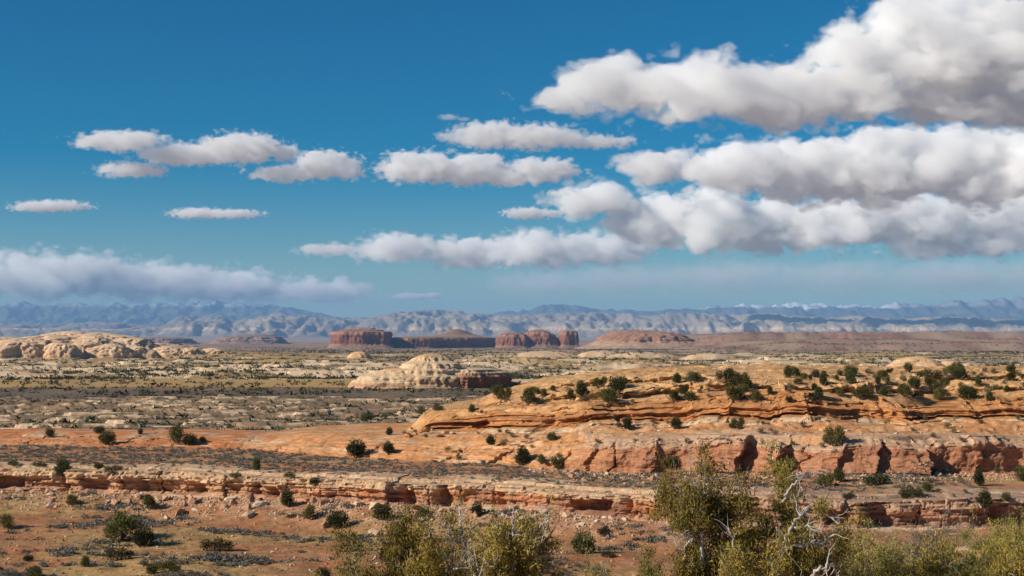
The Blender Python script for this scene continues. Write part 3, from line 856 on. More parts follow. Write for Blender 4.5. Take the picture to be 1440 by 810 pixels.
def build_buttes():
    Rr, Rd, Rt = (.27, .115, .075), (.20, .08, .052), (.27, .15, .10)
    cols = [(0, (.28, .17, .115)), (.22, Rt), (.3, Rd), (.7, Rr), (.8, (.36, .19, .125)), (.9, (.27, .13, .085)), (1.0, (.36, .22, .14))]
    sheer = [(1.22, -.12), (1.12, .06), (1.03, .2), (1.0, .26), (.985, .5), (.975, .80), (.95, .84), (.72, .87), (.70, .92), (.44, .945), (.42, 1.0), (.2, 1.0), (.0, 1.0)]
    out = []
    z = lambda v, Y: (V0 - v) / F_PX * Y
    out.append(butte('mesa', 'dark red flat topped mesa with fluted cliff at the left end of the butte row', 'mesa', 509, 8100, z(462, 8100), z(491, 8100), 172, 210, .1, sheer, cols, 201, expo=4.5, bumps=[(-.1, 0, .5, .06)]))
    out.append(butte('mesa', 'long low mesa whose shaded wall joins the fluted mesa to the humped buttes', 'mesa', 622, 8400, z(473, 8400), z(492, 8400), 360, 150, .64, [(1.2, -.15), (1.08, .1), (1.02, .24), (1.0, .3), (.985, .6), (.975, .84), (.94, .9), (.7, .97), (.3, 1), (0, 1)],
                     cols, 202, bumps=[(.30, 0, .30, .42), (.22, 0, .5, .14)], nth=380))
    dome = [(1.35, -.1), (1.15, .06), (1.04, .16), (1.0, .24), (.985, .5), (.93, .70), (.80, .85), (.55, .94), (.25, .99), (0, 1.0)]
    out.append(butte('butte', 'rounded red butte between the long shaded mesa and the pointed butte', 'butte', 721, 8000, z(467, 8000), z(491, 8000), 96, 110, 0, dome, cols, 203))
    out.append(butte('butte', 'pointed dome shaped red butte with sloping shoulder beside the square tower', 'butte', 757, 8050, z(463, 8050), z(491, 8050), 112, 120, 0, [(1.5, -.12), (1.25, .06), (1.04, .2), (.98, .3), (.92, .5), (.76, .72), (.5, .88), (.25, .975), (0, 1.0)], cols, 204))
    out.append(butte('butte', 'narrow square red rock tower standing alone on its talus', 'butte', 799, 8000, z(464, 8000), z(491, 8000), 50, 60, .3, [(1.9, -.1), (1.5, .06), (1.12, .16), (1.0, .22), (.98, .5), (.95, .8), (.86, .92), (.6, .98), (0, 1.0)], cols, 205, expo=5, flute=.07))
    rust = [(0, (.40, .26, .16)), (.25, (.42, .27, .17)), (.45, (.33, .165, .10)), (.75, (.36, .18, .11)), (1, (.35, .19, .12))]
    out.append(butte('mesa', 'broad rust red mound shaped mesa by the square tower', 'mesa', 905, 7000, z(466, 7000), z(487, 7000), 262, 260, 0, [(1.3, -.15), (1.1, .08), (1.0, .25), (.92, .40), (.85, .6), (.70, .72), (.60, .88), (.4, .96), (.2, 1), (0, 1)], rust, 206, bumps=[(-.35, 0, .45, .12)]))
    pur = [(0, (.24, .18, .15)), (.5, (.26, .16, .125)), (1, (.28, .19, .15))]
    low = [(1.3, -.2), (1.1, .1), (1.0, .3), (.9, .55), (.8, .8), (.5, .93), (0, 1)]
    out.append(butte('mesa', 'low purple brown mesa on the plain beyond the pale domes', 'mesa', 355, 12500, z(471, 12500), z(486, 12500), 330, 300, 0, low, pur, 207, bumps=[(.2, 0, .4, .15)]))
    out.append(butte('mesa', 'smallest low purple mesa peeping over the pale domes', 'mesa', 225, 12000, z(473.5, 12000), z(485, 12000), 300, 300, 0, low, pur, 208))
    redc = [(0, (.46, .29, .17)), (.14, (.42, .24, .14)), (.2, (.25, .12, .075)), (.6, (.29, .14, .09)), (.72, (.38, .215, .13)), (.82, (.58, .40, .245)), (1.0, (.62, .45, .28))]
    crm = [(0, (.50, .32, .185)), (.2, (.52, .33, .19)), (.3, (.40, .22, .125)), (.4, (.60, .42, .255)), (.7, (.62, .445, .275)), (.85, (.62, .43, .25)), (1.0, (.58, .345, .17))]
    out.append(butte('butte', 'dark red cliffed block of sandstone adjoining the pale dome on the scrub plain', 'butte', 662, 800, z(517, 800), z(549.5, 800), 22, 18, .80,
                     [(1.3, -.1), (1.15, .06), (1.03, .16), (1.0, .2), (1.0, .45), (.99, .68), (.93, .72), (.92, .80), (.76, .84), (.73, .93), (.5, .97), (.2, 1), (0, 1)], redc, 209, flute=.09, nth=260, nr=80, mat=butte_rock, fs=.35))
    out.append(butte('rock_dome', 'pale stepped sandstone dome with orange crown beside the dark red cliffed block', 'rock dome', 606, 796, z(497, 796), z(549.5, 796), 28, 22, .5,
                     [(1.4, -.06), (1.2, .05), (1.05, .14), (1.0, .2), (.98, .34), (.94, .40), (.80, .44), (.78, .55), (.66, .62), (.62, .72), (.46, .80), (.36, .90), (.2, .97), (0, 1)], crm, 211, flute=.085, expo=2.6, nth=240, nr=80, mat=butte_rock, fs=.35))
    out.append(butte('outcrop', 'cream whaleback outcrop at the foot of the pale stepped dome', 'outcrop', 560, 790, z(518, 790), z(549.5, 790), 26, 18, 0,
                     [(1.6, -.08), (1.3, .05), (1.08, .16), (1.0, .26), (.96, .42), (.85, .52), (.8, .64), (.55, .80), (.3, .94), (0, 1)], crm, 210, flute=.10, expo=2.3, bumps=[(-.3, 0, .5, .05)], nth=220, nr=60, mat=butte_rock, fs=.35))
    out.append(butte('outcrop', 'low red brown ledge trailing from the dark red cliffed block', 'outcrop', 725, 830, z(533, 830), z(548, 830), 34, 14, .12,
                     [(1.3, -.2), (1.1, .05), (1.0, .25), (.98, .7), (.9, .85), (.5, .95), (0, 1)], redc, 212, flute=.12, nth=220, nr=40, mat=butte_rock, fs=.35))
    dp = [(1.25, -.1), (1.1, .05), (1.0, .22), (.93, .42), (.80, .63), (.62, .80), (.42, .92), (.2, .985), (0, 1)]
    dc = [(0, (.50, .30, .16)), (.25, (.58, .365, .205)), (.6, (.66, .43, .255)), (1, (.67, .46, .29))]
    dw = 'broad,smooth,highest,second highest,sloping,shrunken,squat front,narrow front,rounded front,low front,outlying,small outlying,tiny outlying,last tiny,shouldered,half hidden,wedged,leaning'.split(',')
    for i, (u, v, hw, Y) in enumerate([(8, 475, 46, 2500), (62, 472, 46, 2620), (100, 467, 44, 2800), (146, 469, 44, 2760), (184, 477, 38, 2700), (213, 484, 30, 2750), (30, 481, 34, 2330), (84, 483, 26, 2340), (118, 482, 28, 2400),
                           (155, 485, 28, 2380), (192, 487, 26, 2420), (236, 488, 25, 2500), (268, 489.5, 18, 2500), (300, 490, 16, 2550), (-45, 471, 50, 2600), (-30, 482, 36, 2350), (128, 474, 34, 2600), (40, 476, 34, 2480)]):
        a = hw / F_PX * Y
        out.append(tag(butte('rock_dome', dw[i] + ' cream slickrock dome of the pale dome field before the blue mountains', 'rock dome', u, Y, (V0 - v) / F_PX * Y, float(ground_z(np.array([(u - U0) / F_PX * Y]), np.array([float(Y)]))[0]) - 3, a * 1.4, a, .3 * math.sin(i * 2.3), dp, dc, 230 + i, flute=.20, expo=2.1, nth=120, nr=36, mat=dome_rock, fs=.45,
                             bumps=[(.35 * math.sin(i * 1.7), 0, .4, .10)]), group='cream domes of the pale dome field'))
    for i, (u, v, hw, Y, lab) in enumerate([(1288, 501, 62, 690, 'broad tan slickrock dome rising behind the plateau junipers'), (1213, 511, 17, 660, 'small tan rock knob beside the broad slickrock dome'), (1335, 507, 34, 700, 'tan shoulder leaning on the broad slickrock dome'),
                           (1075, 509, 32, 1250, 'low tan hump on the plain beyond the plateau'), (505, 494, 18, 2400, 'lone cream knob on the plain behind the pale domed butte')]):
        a = hw / F_PX * Y
        out.append(butte('rock_dome', lab, 'rock dome', u, Y, (V0 - v) / F_PX * Y, float(ground_z(np.array([(u - U0) / F_PX * Y]), np.array([float(Y)]))[0]) - 2, a, a * .8, 0, dp, [(0, (.56, .33, .17)), (.5, (.62, .375, .20)), (1, (.64, .40, .22))], 260 + i, flute=.10, expo=2.3, nth=130, nr=40, mat=dome_rock, fs=.7))
    return out

# ------------------------------------------------------------ far ranges
def mountain_range(name, Ya, Yb, env, amp, seed, colour, nc=760, nr=90, sc=1500.0, bench=None):
    """env: (photo column, skyline row) pairs, measured at the crest; ridges and gullies run down to the plain"""
    u = np.linspace(-260, 1700, nc)
    e = np.array(env, float)
    t = np.linspace(0, 1, nr)
    Y = Ya + (Yb - Ya) * t[:, None] + 0 * u
    X = (u - U0) / F_PX * Y
    crest = (V0 - np.interp(u, e[:, 0], e[:, 1])) / F_PX * (Ya + .62 * (Yb - Ya))
    warp = .10 * f2(X / 5000, Y / 5000, 3, seed=seed)
    T = np.clip(t[:, None] + warp * sstep(0, .15, t)[:, None], 0, 1)
    prof = np.interp(T, [0, .03, .15, .20, .40, .45, .62, .8, 1], bench or [0, .02, .20, .38, .52, .78, 1, .9, .6])
    rid = 1 - 2 * np.abs(f2(X / sc, Y / (sc * 2.6), 5, .6, seed=seed + 3))
    det = f2(X / (sc * .22), Y / (sc * .5), 4, .65, seed=seed + 9)
    Z = -86 + (crest + 86) * np.clip(prof + amp * (rid - .45) * sstep(.02, .2, T) * (1 - .45 * prof) + .11 * det * sstep(.02, .2, T) + .012 * f2(X / 900, Y / 900, 3, seed=seed + 15), -.02, 1.15)
    Z[0] = -120
    V = np.stack([X, Y, Z], -1).reshape(-1, 3)
    me = mesh_np(name, V, grid_faces(nr, nc)[:, ::-1])
    nn = np.empty(len(V) * 3, np.float32)
    me.vertex_normals.foreach_get('vector', nn)
    set_col(me, colour(V, np.abs(nn.reshape(-1, 3)[:, 2]), seed))
    return tag(link(name, me, earth_mat(name, 400, .15, .5, 60)), kind='structure')

def near_col(V, nz, seed):
    z = V[:, 2] + 25 * f2(V[:, 0] / 1500, V[:, 1] / 1500, 3, seed=seed)
    C = np.tile(np.array((.285, .235, .165)), (len(V), 1))
    C = mixc(C, np.exp(-((z - 120) / 24) ** 2), (.64, .44, .27))
    C = mixc(C, np.exp(-((z - 60) / 30) ** 2) * .6, (.30, .22, .175))
    C = mixc(C, sstep(200, 330, z) * .6, (.34, .27, .185))
    C = mixc(C, sstep(-.1, .4, f2(V[:, 0] / 3500, V[:, 1] / 3500, 4, seed=seed + 2)) * .5, (.22, .18, .15))
    return C

def far_col(V, nz, seed):
    z = V[:, 2]
    C = np.tile(np.array((.085, .10, .078)), (len(V), 1))
    C = mixc(C, sstep(-.1, .4, f2(V[:, 0] / 2600, z / 300, 4, seed=seed + 2)) * .7, (.155, .155, .125))
    sn = sstep(1020, 1130, z + 210 * f2(V[:, 0] / 1500, V[:, 1] / 1500, 4, seed=seed + 4)) * sstep(5000, 9000, V[:, 0]) * (1 - .75 * sstep(13500, 16500, V[:, 0]))
    sn2 = sstep(1060, 1150, z + 110 * f2(V[:, 0] / 600, V[:, 1] / 600, 4, seed=seed + 5)) * (1 - sstep(-9000, -7000, V[:, 0])) * .6
    C = mixc(C, np.maximum(sn, sn2 * .6) * .85, (.80, .82, .85))
    return C

def build_ranges():
    mountain_range('hills', 29000, 41000, [(-260, 452), (0, 456), (60, 458), (120, 455), (180, 457), (235, 456), (255, 447), (315, 447), (325, 454), (360, 448), (385, 444), (440, 447), (480, 452), (520, 449), (560, 443), (590, 440), (640, 441), (680, 445), (720, 447), (770, 445), (840, 444),
                   (900, 446), (960, 443), (1020, 446), (1080, 444), (1140, 449), (1200, 447), (1260, 451), (1330, 449), (1440, 452), (1700, 450)], .62, 300, near_col)
    mountain_range('mountains', 46000, 62000, [(-260, 432), (0, 431), (25, 428), (45, 431), (110, 431), (180, 430), (250, 429), (330, 430), (390, 434), (430, 440), (480, 446), (540, 450), (600, 450), (680, 446), (720, 440), (765, 431), (800, 432), (860, 437), (900, 440), (960, 437), (1000, 434), (1040, 431),
                   (1080, 433), (1120, 430), (1160, 432), (1200, 430), (1230, 434), (1260, 430), (1300, 431), (1340, 429), (1380, 428), (1420, 424), (1440, 424), (1700, 424)], .40, 320, far_col, sc=2600.0, bench=[0, .03, .2, .3, .5, .62, 1, .9, .7])
# ------------------------------------------------------------ plants and loose rock
def leaf_mat(name, rough=.85):
    m = bpy.data.materials.new(name)
    m.use_nodes = True
    nt = m.node_tree
    b = nt.nodes['Principled BSDF']
    b.inputs['Roughness'].default_value = rough
    b.inputs['Specular IOR Level'].default_value = 0.1
    at = nd(nt, 'ShaderNodeAttribute', attribute_name='Col')
    oi = nd(nt, 'ShaderNodeObjectInfo')
    mr = nd(nt, 'ShaderNodeMapRange')
    mr.inputs['To Min'].default_value = .62
    mr.inputs['To Max'].default_value = 1.5
    nt.links.new(oi.outputs['Random'], mr.inputs['Value'])
    vm = nd(nt, 'ShaderNodeVectorMath', operation='SCALE')
    nt.links.new(at.outputs['Color'], vm.inputs[0])
    nt.links.new(mr.outputs[0], vm.inputs['Scale'])
    nt.links.new(vm.outputs[0], b.inputs['Base Color'])
    tr = nd(nt, 'ShaderNodeBsdfTranslucent')
    nt.links.new(vm.outputs[0], tr.inputs['Color'])
    mx = nd(nt, 'ShaderNodeMixShader')
    mx.inputs[0].default_value = .18
    nt.links.new(b.outputs[0], mx.inputs[1])
    nt.links.new(tr.outputs[0], mx.inputs[2])
    nt.links.new(mx.outputs[0], nt.nodes['Material Output'].inputs['Surface'])
    return m

leaf = leaf_mat('foliage')
bark = earth_mat('bark', .05, .3, .6, .01, strata=-.7)
stone = earth_mat('loose_sandstone', .4, .25, .8, .06)

def scatter_dirs(rs, n):
    d = rs.normal(size=(n, 3))
    return d / np.linalg.norm(d, axis=1)[:, None]

def blades(rs, P, D, L, W, C, tri=True):
    """one thin leaf or spray per point: P base points, D directions, L lengths, W widths, C colours"""
    n = len(P)
    side = np.cross(D, rs.normal(size=(n, 3)))
    side /= np.linalg.norm(side, axis=1)[:, None] + 1e-9
    bend = rs.normal(size=(n, 3)) * .18 * L[:, None]
    a, b = P - side * W[:, None] * .5, P + side * W[:, None] * .5
    m1 = P + D * L[:, None] * .55 + side * W[:, None] * .55 + bend
    m2 = P + D * L[:, None] * .55 - side * W[:, None] * .55 + bend
    t = P + D * L[:, None] + bend * .6
    if tri:
        V = np.stack([a, b, t], 1).reshape(-1, 3)
        return V, np.arange(3 * n).reshape(-1, 3), np.repeat(C, 3, 0)
    V = np.stack([a, b, m1, t, m2], 1).reshape(-1, 3)
    i = np.arange(n)[:, None] * 5
    F = np.concatenate([i + [[0, 1, 2]], i + [[0, 2, 4]], i + [[4, 2, 3]]])
    return V, F, np.repeat(C, 5, 0)

def crown_mesh(name, seed, lobes, n, size, col, colv, gaps=True):
    """small leaf sprays spread through several uneven lobes; thin at the rim so gaps show"""
    rs = np.random.RandomState(seed)
    w = np.array([l[3] * l[4] for l in lobes]); w = w / w.sum()
    PP, DD, CC = [], [], []
    for (cx, cy, cz, rx, rz), k in zip(lobes, (w * n).astype(int)):
        d = scatter_dirs(rs, k)
        rr = rs.uniform(0, 1, k) ** .38
        lump = 1 + .50 * fbm(d[:, 0] * 1.7, d[:, 1] * 1.7, d[:, 2] * 1.7 + cx * 3, 3, seed=seed)
        p = d * (rr * lump)[:, None] * np.array([rx, rx, rz]) + np.array([cx, cy, cz])
        keep = fbm(p[:, 0] / (.32 * rx), p[:, 1] / (.32 * rx), p[:, 2] / (.32 * rx), 2, seed=seed + 3) > .03 - .40 * (1 - rr)
        if not gaps: keep[:] = True
        keep &= p[:, 2] > .06 * rz
        p, d = p[keep], d[keep]
        PP.append(p)
        DD.append(d * .55 + np.array([0, 0, .6]) + rs.normal(size=d.shape) * .45)
        CC.append(np.array(col) * (1 + colv * fbm(p[:, 0] / (.5 * rx), p[:, 1] / (.5 * rx), p[:, 2] / (.5 * rx), 2, seed=seed + 6)[:, None] * 2 + rs.uniform(-.25, .25, (len(p), 1))) * rs.uniform([.9, .95, .8], [1.2, 1.05, 1.1], (len(p), 3)))
    P, D, C = np.concatenate(PP), np.concatenate(DD), np.concatenate(CC)
    D /= np.linalg.norm(D, axis=1)[:, None]
    m = len(P)
    V, F, C = blades(rs, P, D, size * rs.uniform(.7, 1.5, m), size * rs.uniform(.4, .8, m), C)
    me = mesh_np(name, V, F, False)
    set_col(me, C)
    me.materials.append(leaf)
    return me

def tube(pts, rad, sides=5):
    pts = np.asarray(pts, float)
    t = np.gradient(pts, axis=0)
    t /= np.linalg.norm(t, axis=1)[:, None] + 1e-9
    up = np.array([.31, .77, .21])
    a = np.cross(t, up); a /= np.linalg.norm(a, axis=1)[:, None] + 1e-9
    b = np.cross(t, a)
    th = np.linspace(0, 2 * math.pi, sides, endpoint=False)
    V = pts[:, None, :] + np.asarray(rad)[:, None, None] * (np.cos(th)[None, :, None] * a[:, None, :] + np.sin(th)[None, :, None] * b[:, None, :])
    n = len(pts)
    I = np.arange(n * sides).reshape(n, sides)
    J = np.roll(I, -1, 1)
    return V.reshape(-1, 3), np.stack([I[:-1], J[:-1], J[1:], I[1:]], -1).reshape(-1, 4)

def join(parts):
    V, F, n = [], [], 0
    for v, f in parts:
        V.append(v); F.append(f + n); n += len(v)
    return np.concatenate(V), np.concatenate(F)

def trunk_mesh(name, seed, h, r, spread):
    rs = np.random.RandomState(seed)
    parts = []
    for k in range(4):
        d = rs.normal(size=2) * spread * .5
        t = np.linspace(0, 1, 7)
        p = np.stack([d[0] * t + .05 * h * np.sin(t * 5 + k), d[1] * t + .05 * h * np.cos(t * 4 + k), -.15 + (h + .15) * t * rs.uniform(.7, 1)], 1)
        parts.append(tube(p, r * (1.1 - .8 * t)))
    V, F = join(parts)
    me = mesh_np(name, V, F)
    set_col(me, np.tile((.16, .115, .085), (len(V), 1)))
    me.materials.append(bark)
    return me

OLIVE = (.105, .100, .030)
DARKG = (.070, .076, .027)
JV = []                                     # juniper kinds, all 1 m tall: crown mesh, trunk mesh, wording
def make_kinds():
    K = [('round', [(0, 0, .52, .50, .46), (.25, .1, .40, .34, .36), (-.28, -.05, .36, .32, .32)], DARKG),
         ('wide', [(-.35, 0, .45, .42, .40), (.35, .1, .48, .46, .44), (0, -.1, .60, .40, .36), (.6, 0, .3, .26, .28)], OLIVE),
         ('upright', [(0, 0, .62, .30, .36), (.08, .05, .32, .34, .32), (-.12, 0, .42, .28, .30)], DARKG),
         ('ragged', [(-.30, 0, .58, .26, .30), (.28, .05, .66, .26, .30), (.05, .1, .36, .40, .30), (-.50, 0, .28, .24, .22)], OLIVE),
         ('low', [(-.45, 0, .40, .42, .40), (.30, 0, .45, .50, .46), (.85, .1, .34, .34, .34)], DARKG)]
    for i, (w, lob, col) in enumerate(K):
        JV.append((crown_mesh('crown', 400 + i, lob, 4200, .072, col, .45), trunk_mesh('trunk', 420 + i, .6, .05, .7), w))
make_kinds()
SAGE = [crown_mesh('sagebrush', 440 + i, [(0, 0, .45, .62, .50), (.22, .1, .38, .42, .40), (-.22, -.1, .38, .4, .38)], 420, .17, (.20, .19, .155), .25, False) for i in range(4)]
GREY = [crown_mesh('rabbitbrush', 450 + i, [(0, 0, .5, .6, .5), (.25, .1, .4, .4, .4)], 420, .18, (.17, .15, .085), .3) for i in range(3)]

def boulder_mesh(name, seed, flat, col=None):
    rs = np.random.RandomState(seed)
    bm = bmesh.new()
    P = rs.normal(size=(12, 3)); P /= np.linalg.norm(P, axis=1)[:, None]
    P *= np.array([1, .75, flat]) * rs.uniform(.82, 1.0, (12, 1))
    P = np.sign(P) * np.abs(P) ** .7
    for p in P: bm.verts.new(p)
    r = bmesh.ops.convex_hull(bm, input=bm.verts)
    bmesh.ops.delete(bm, geom=[v for v in bm.verts if not v.link_faces], context='VERTS')
    bmesh.ops.bevel(bm, geom=list(bm.edges), offset=.03, segments=1, affect='EDGES')
    me = bpy.data.meshes.new(name)
    bm.to_mesh(me); bm.free()
    V = np.array([v.co[:] for v in me.vertices])
    c = np.array(((.58, .42, .28), (.52, .34, .21), (.60, .47, .34), (.44, .25, .15))[seed % 4])
    set_col(me, np.tile(c if col is None else col, (len(V), 1)))
    me.materials.append(stone)
    return me
BOULD = [boulder_mesh('boulder', 460 + i, f) for i, f in enumerate((.35, .6, .25, .75, .4, .55, .3, .8))]

OBOULD = [boulder_mesh('boulder', 470 + i, f, (.52, .25, .10)) for i, f in enumerate((.4, .7, .55))]

# where things stand
def drops(xs, ys):
    """height of the ground or rock sheet under each point"""
    xs, ys = np.asarray(xs, float), np.asarray(ys, float)
    z = ground_z(xs, ys)
    near = [(ys > r(xs) - 4) & (ys < r(xs) + w) for r, w in ((R1, 10), (R2, 18), (R3, 15), (R4, 9), (R5, 9))]
    for o, k in zip(LED, near):
        for i in np.nonzero(k)[0]:
            ok, loc, nrm, idx = o.ray_cast((xs[i], ys[i], z[i] + 9), (0, 0, -1), distance=16)
            if ok and loc.z > z[i]: z[i] = loc.z
    return z

def drop(x, y):
    return float(drops([x], [y])[0])

def ray(u, v):
    d = Vector(((u - U0) / F_PX, 1.0, (V0 - v) / F_PX)).normalized()
    best = None
    for o in SURF:
        mi = o.matrix_world.inverted()
        ok, loc, nrm, idx = o.ray_cast(mi @ (d * 130), (mi.to_3x3() @ d), distance=330)
        if ok:
            p = o.matrix_world @ loc
            if best is None or p.length < best.length: best = p
    return best

def juniper(p, h, kind, rz, label, group, parts=True, name='juniper'):
    cm, tm, w = JV[kind]
    if parts:
        e = bpy.data.objects.new(name, None)
        COL.objects.link(e)
        e.empty_display_size = .3
        for m, n in ((cm, 'crown'), (tm, 'trunk')):
            o = bpy.data.objects.new(n, m)
            COL.objects.link(o)
            o.parent = e
    else:
        e = bpy.data.objects.new(name, cm)
        COL.objects.link(e)
    e.location = p
    e.rotation_euler = (0, 0, rz)
    q = random.Random(int(p[0] * 977 + p[1] * 131))
    e.scale = (h * q.uniform(.8, 1.3), h * q.uniform(.8, 1.3), h * q.uniform(.9, 1.1))
    return tag(e, label, 'juniper', group)

HERO = [  # photo column, row of the foot, height in px, kind, what it stands beside
    (176, 756, 41, 1, 'large wide juniper with bare lower trunk in the grassy valley below the rim'),
    (205, 766, 31, 0, 'round dense juniper touching the large wide juniper in the grassy valley'),
    (12, 741, 24, 1, 'wide juniper leaning over grey sagebrush at the valley edge'),
    (168, 786, 21, 4, 'low olive mound of juniper alone on straw coloured grass'),
    (54, 814, 24, 4, 'low juniper mound among grey sage on red sand'),
    (44, 787, 11, 0, 'small round juniper among sagebrush on red valley sand'),
    (124, 795, 15, 2, 'small upright juniper sprig in a sage patch of the valley'),
    (217, 805, 18, 0, 'olive juniper half of a touching pair in the sage strip'),
    (238, 803, 20, 1, 'darker juniper half of a touching pair in the sage strip'),
    (304, 773, 20, 4, 'low juniper with a grey dead twig crown on the grass'),
    (456, 812, 20, 0, 'dark juniper beside the foreground juniper branches in the valley'),
    (210, 714, 22, 3, 'ragged juniper growing among pale slabs under the rim'),
    (105, 708, 16, 3, 'thin ragged juniper on the rubble slope under the rim'),
    (90, 668, 26, 2, 'tall upright juniper on the pale rim rock'),
    (117, 673, 9, 0, 'small juniper at the foot of the tall upright rim juniper'),
    (22, 654, 10, 4, 'small low juniper at the edge of sage flat behind the rim'),
    (56, 655, 9, 4, 'smaller low juniper on the sage flat behind the rim'),
    (141, 658, 10, 0, 'little round juniper on the sage flat near the rim'),
    (160, 662, 11, 4, 'little low juniper near the rim edge'),
    (72, 614, 14, 0, 'juniper at the crest of the red bank beside bare soil'),
    (141, 609, 13, 4, 'low dark juniper behind the red bank'),
    (153, 624, 22, 0, 'round dark juniper in front of the red bank'),
    (250, 623, 26, 1, 'wide dark juniper beside a smaller one on the red bank'),
    (268, 625, 20, 0, 'rounder juniper crowding the wide one on the red bank'),
    (286, 621, 9, 4, 'pale bush size juniper by the red bank pair'),
    (199, 610, 9, 0, 'small juniper on top of the red bank'),
    (362, 660, 19, 2, 'upright juniper on the sage flat before the slickrock lobe'),
    (332, 671, 9, 4, 'flat low juniper at the rim crest'),
    (410, 671, 10, 4, 'low juniper growing along the rim crest'),
    (444, 681, 13, 0, 'juniper overhanging the rim face'),
    (405, 711, 24, 2, 'upright green juniper against the rim face foot'),
    (438, 727, 22, 3, 'ragged juniper between fallen pale slabs'),
    (477, 741, 26, 0, 'bright round juniper on red soil below the fallen slabs'),
    (539, 728, 25, 0, 'round juniper against the rubble below the red rim face'),
    (587, 722, 16, 1, 'juniper among boulders below the red rim face'),
    (671, 724, 20, 2, 'dark upright juniper in the rubble behind the foreground branches'),
    (700, 770, 30, 0, 'dark juniper in the valley seen through the foreground branches'),
    (820, 777, 38, 0, 'big round dark juniper in the valley beyond the foreground juniper'),
    (848, 750, 14, 4, 'low juniper behind the big round dark one'),
    (853, 782, 12, 4, 'small olive shrub size juniper beside the big round dark one'),
    (502, 641, 24, 0, 'round juniper at the foot of the orange slickrock lobe'),
    (547, 637, 18, 2, 'upright juniper at the foot of the orange slickrock'),
    (548, 611, 12, 2, 'small juniper on the tan bench above the slickrock lobe'),
    (518, 591, 14, 4, 'low juniper at the back of the slickrock lobe'),
    (592, 582, 13, 4, 'low juniper perched on the left tip of the upper ledge'),
    (615, 577, 11, 4, 'second low juniper perched behind the left tip of the upper ledge'),
    (664, 579, 11, 2, 'small pointed juniper on the bare orange slab'),
    (690, 625, 14, 2, 'juniper with grey brush on the bench under the alcove'),
    (735, 652, 26, 2, 'tall dark juniper against the pink slickrock wall'),
    (762, 650, 14, 3, 'ragged grey green juniper beside the tall dark one at the wall'),
    (784, 659, 22, 3, 'ragged juniper at the foot of the rounded pink boulder'),
    (776, 619, 13, 0, 'juniper on the pale bench at the top of the pink wall'),
    (882, 602, 18, 0, 'dark round juniper on the bench below the orange slab'),
    (950, 602, 18, 2, 'juniper on the bench beside low grey brush'),
    (1037, 603, 18, 3, 'grey ragged juniper on the bench rubble'),
    (1172, 625, 28, 3, 'tall ragged juniper growing from the top of the massive wall'),
    (945, 657, 20, 0, 'round juniper standing at the foot of the massive wall'),
    (1178, 676, 20, 0, 'juniper at the wall foot beside the foreground branches'),
    (1160, 683, 20, 3, 'paler juniper next to one at the wall foot'),
    (1228, 681, 22, 4, 'low dark juniper on talus below the wall cleft'),
    (1282, 698, 20, 4, 'dark juniper above the purple ledge'),
    (1302, 690, 14, 0, 'second dark juniper above the purple ledge'),
    (1374, 682, 24, 2, 'upright juniper at the wall foot near pale slabs'),
    (1438, 676, 26, 0, 'dark juniper at the far end of the wall foot'),
    (1382, 712, 24, 2, 'dark upright juniper over the pale slabs'),
    (1412, 703, 15, 4, 'low spreading juniper on the pale slabs'),
    (745, 566, 22, 3, 'leaning dark juniper on the yellow rubble top'),
    (818, 557, 26, 2, 'tallest upright juniper on the yellow rubble top'),
    (860, 568, 22, 3, 'juniper beside an upright pair on the plateau edge'),
    (868, 550, 20, 0, 'round juniper behind the plateau edge'),
    (1211, 561, 20, 1, 'wide dark juniper above the alcove'),
    (1360, 560, 20, 0, 'large round juniper on bare plateau rock'),
    (1372, 705, 9, 4, 'little dark juniper under the pale slabs'),
    (1190, 700, 11, 4, 'low shrub size juniper on purple talus'),
    (1270, 700, 10, 0, 'small juniper tucked under the purple ledge'),
]

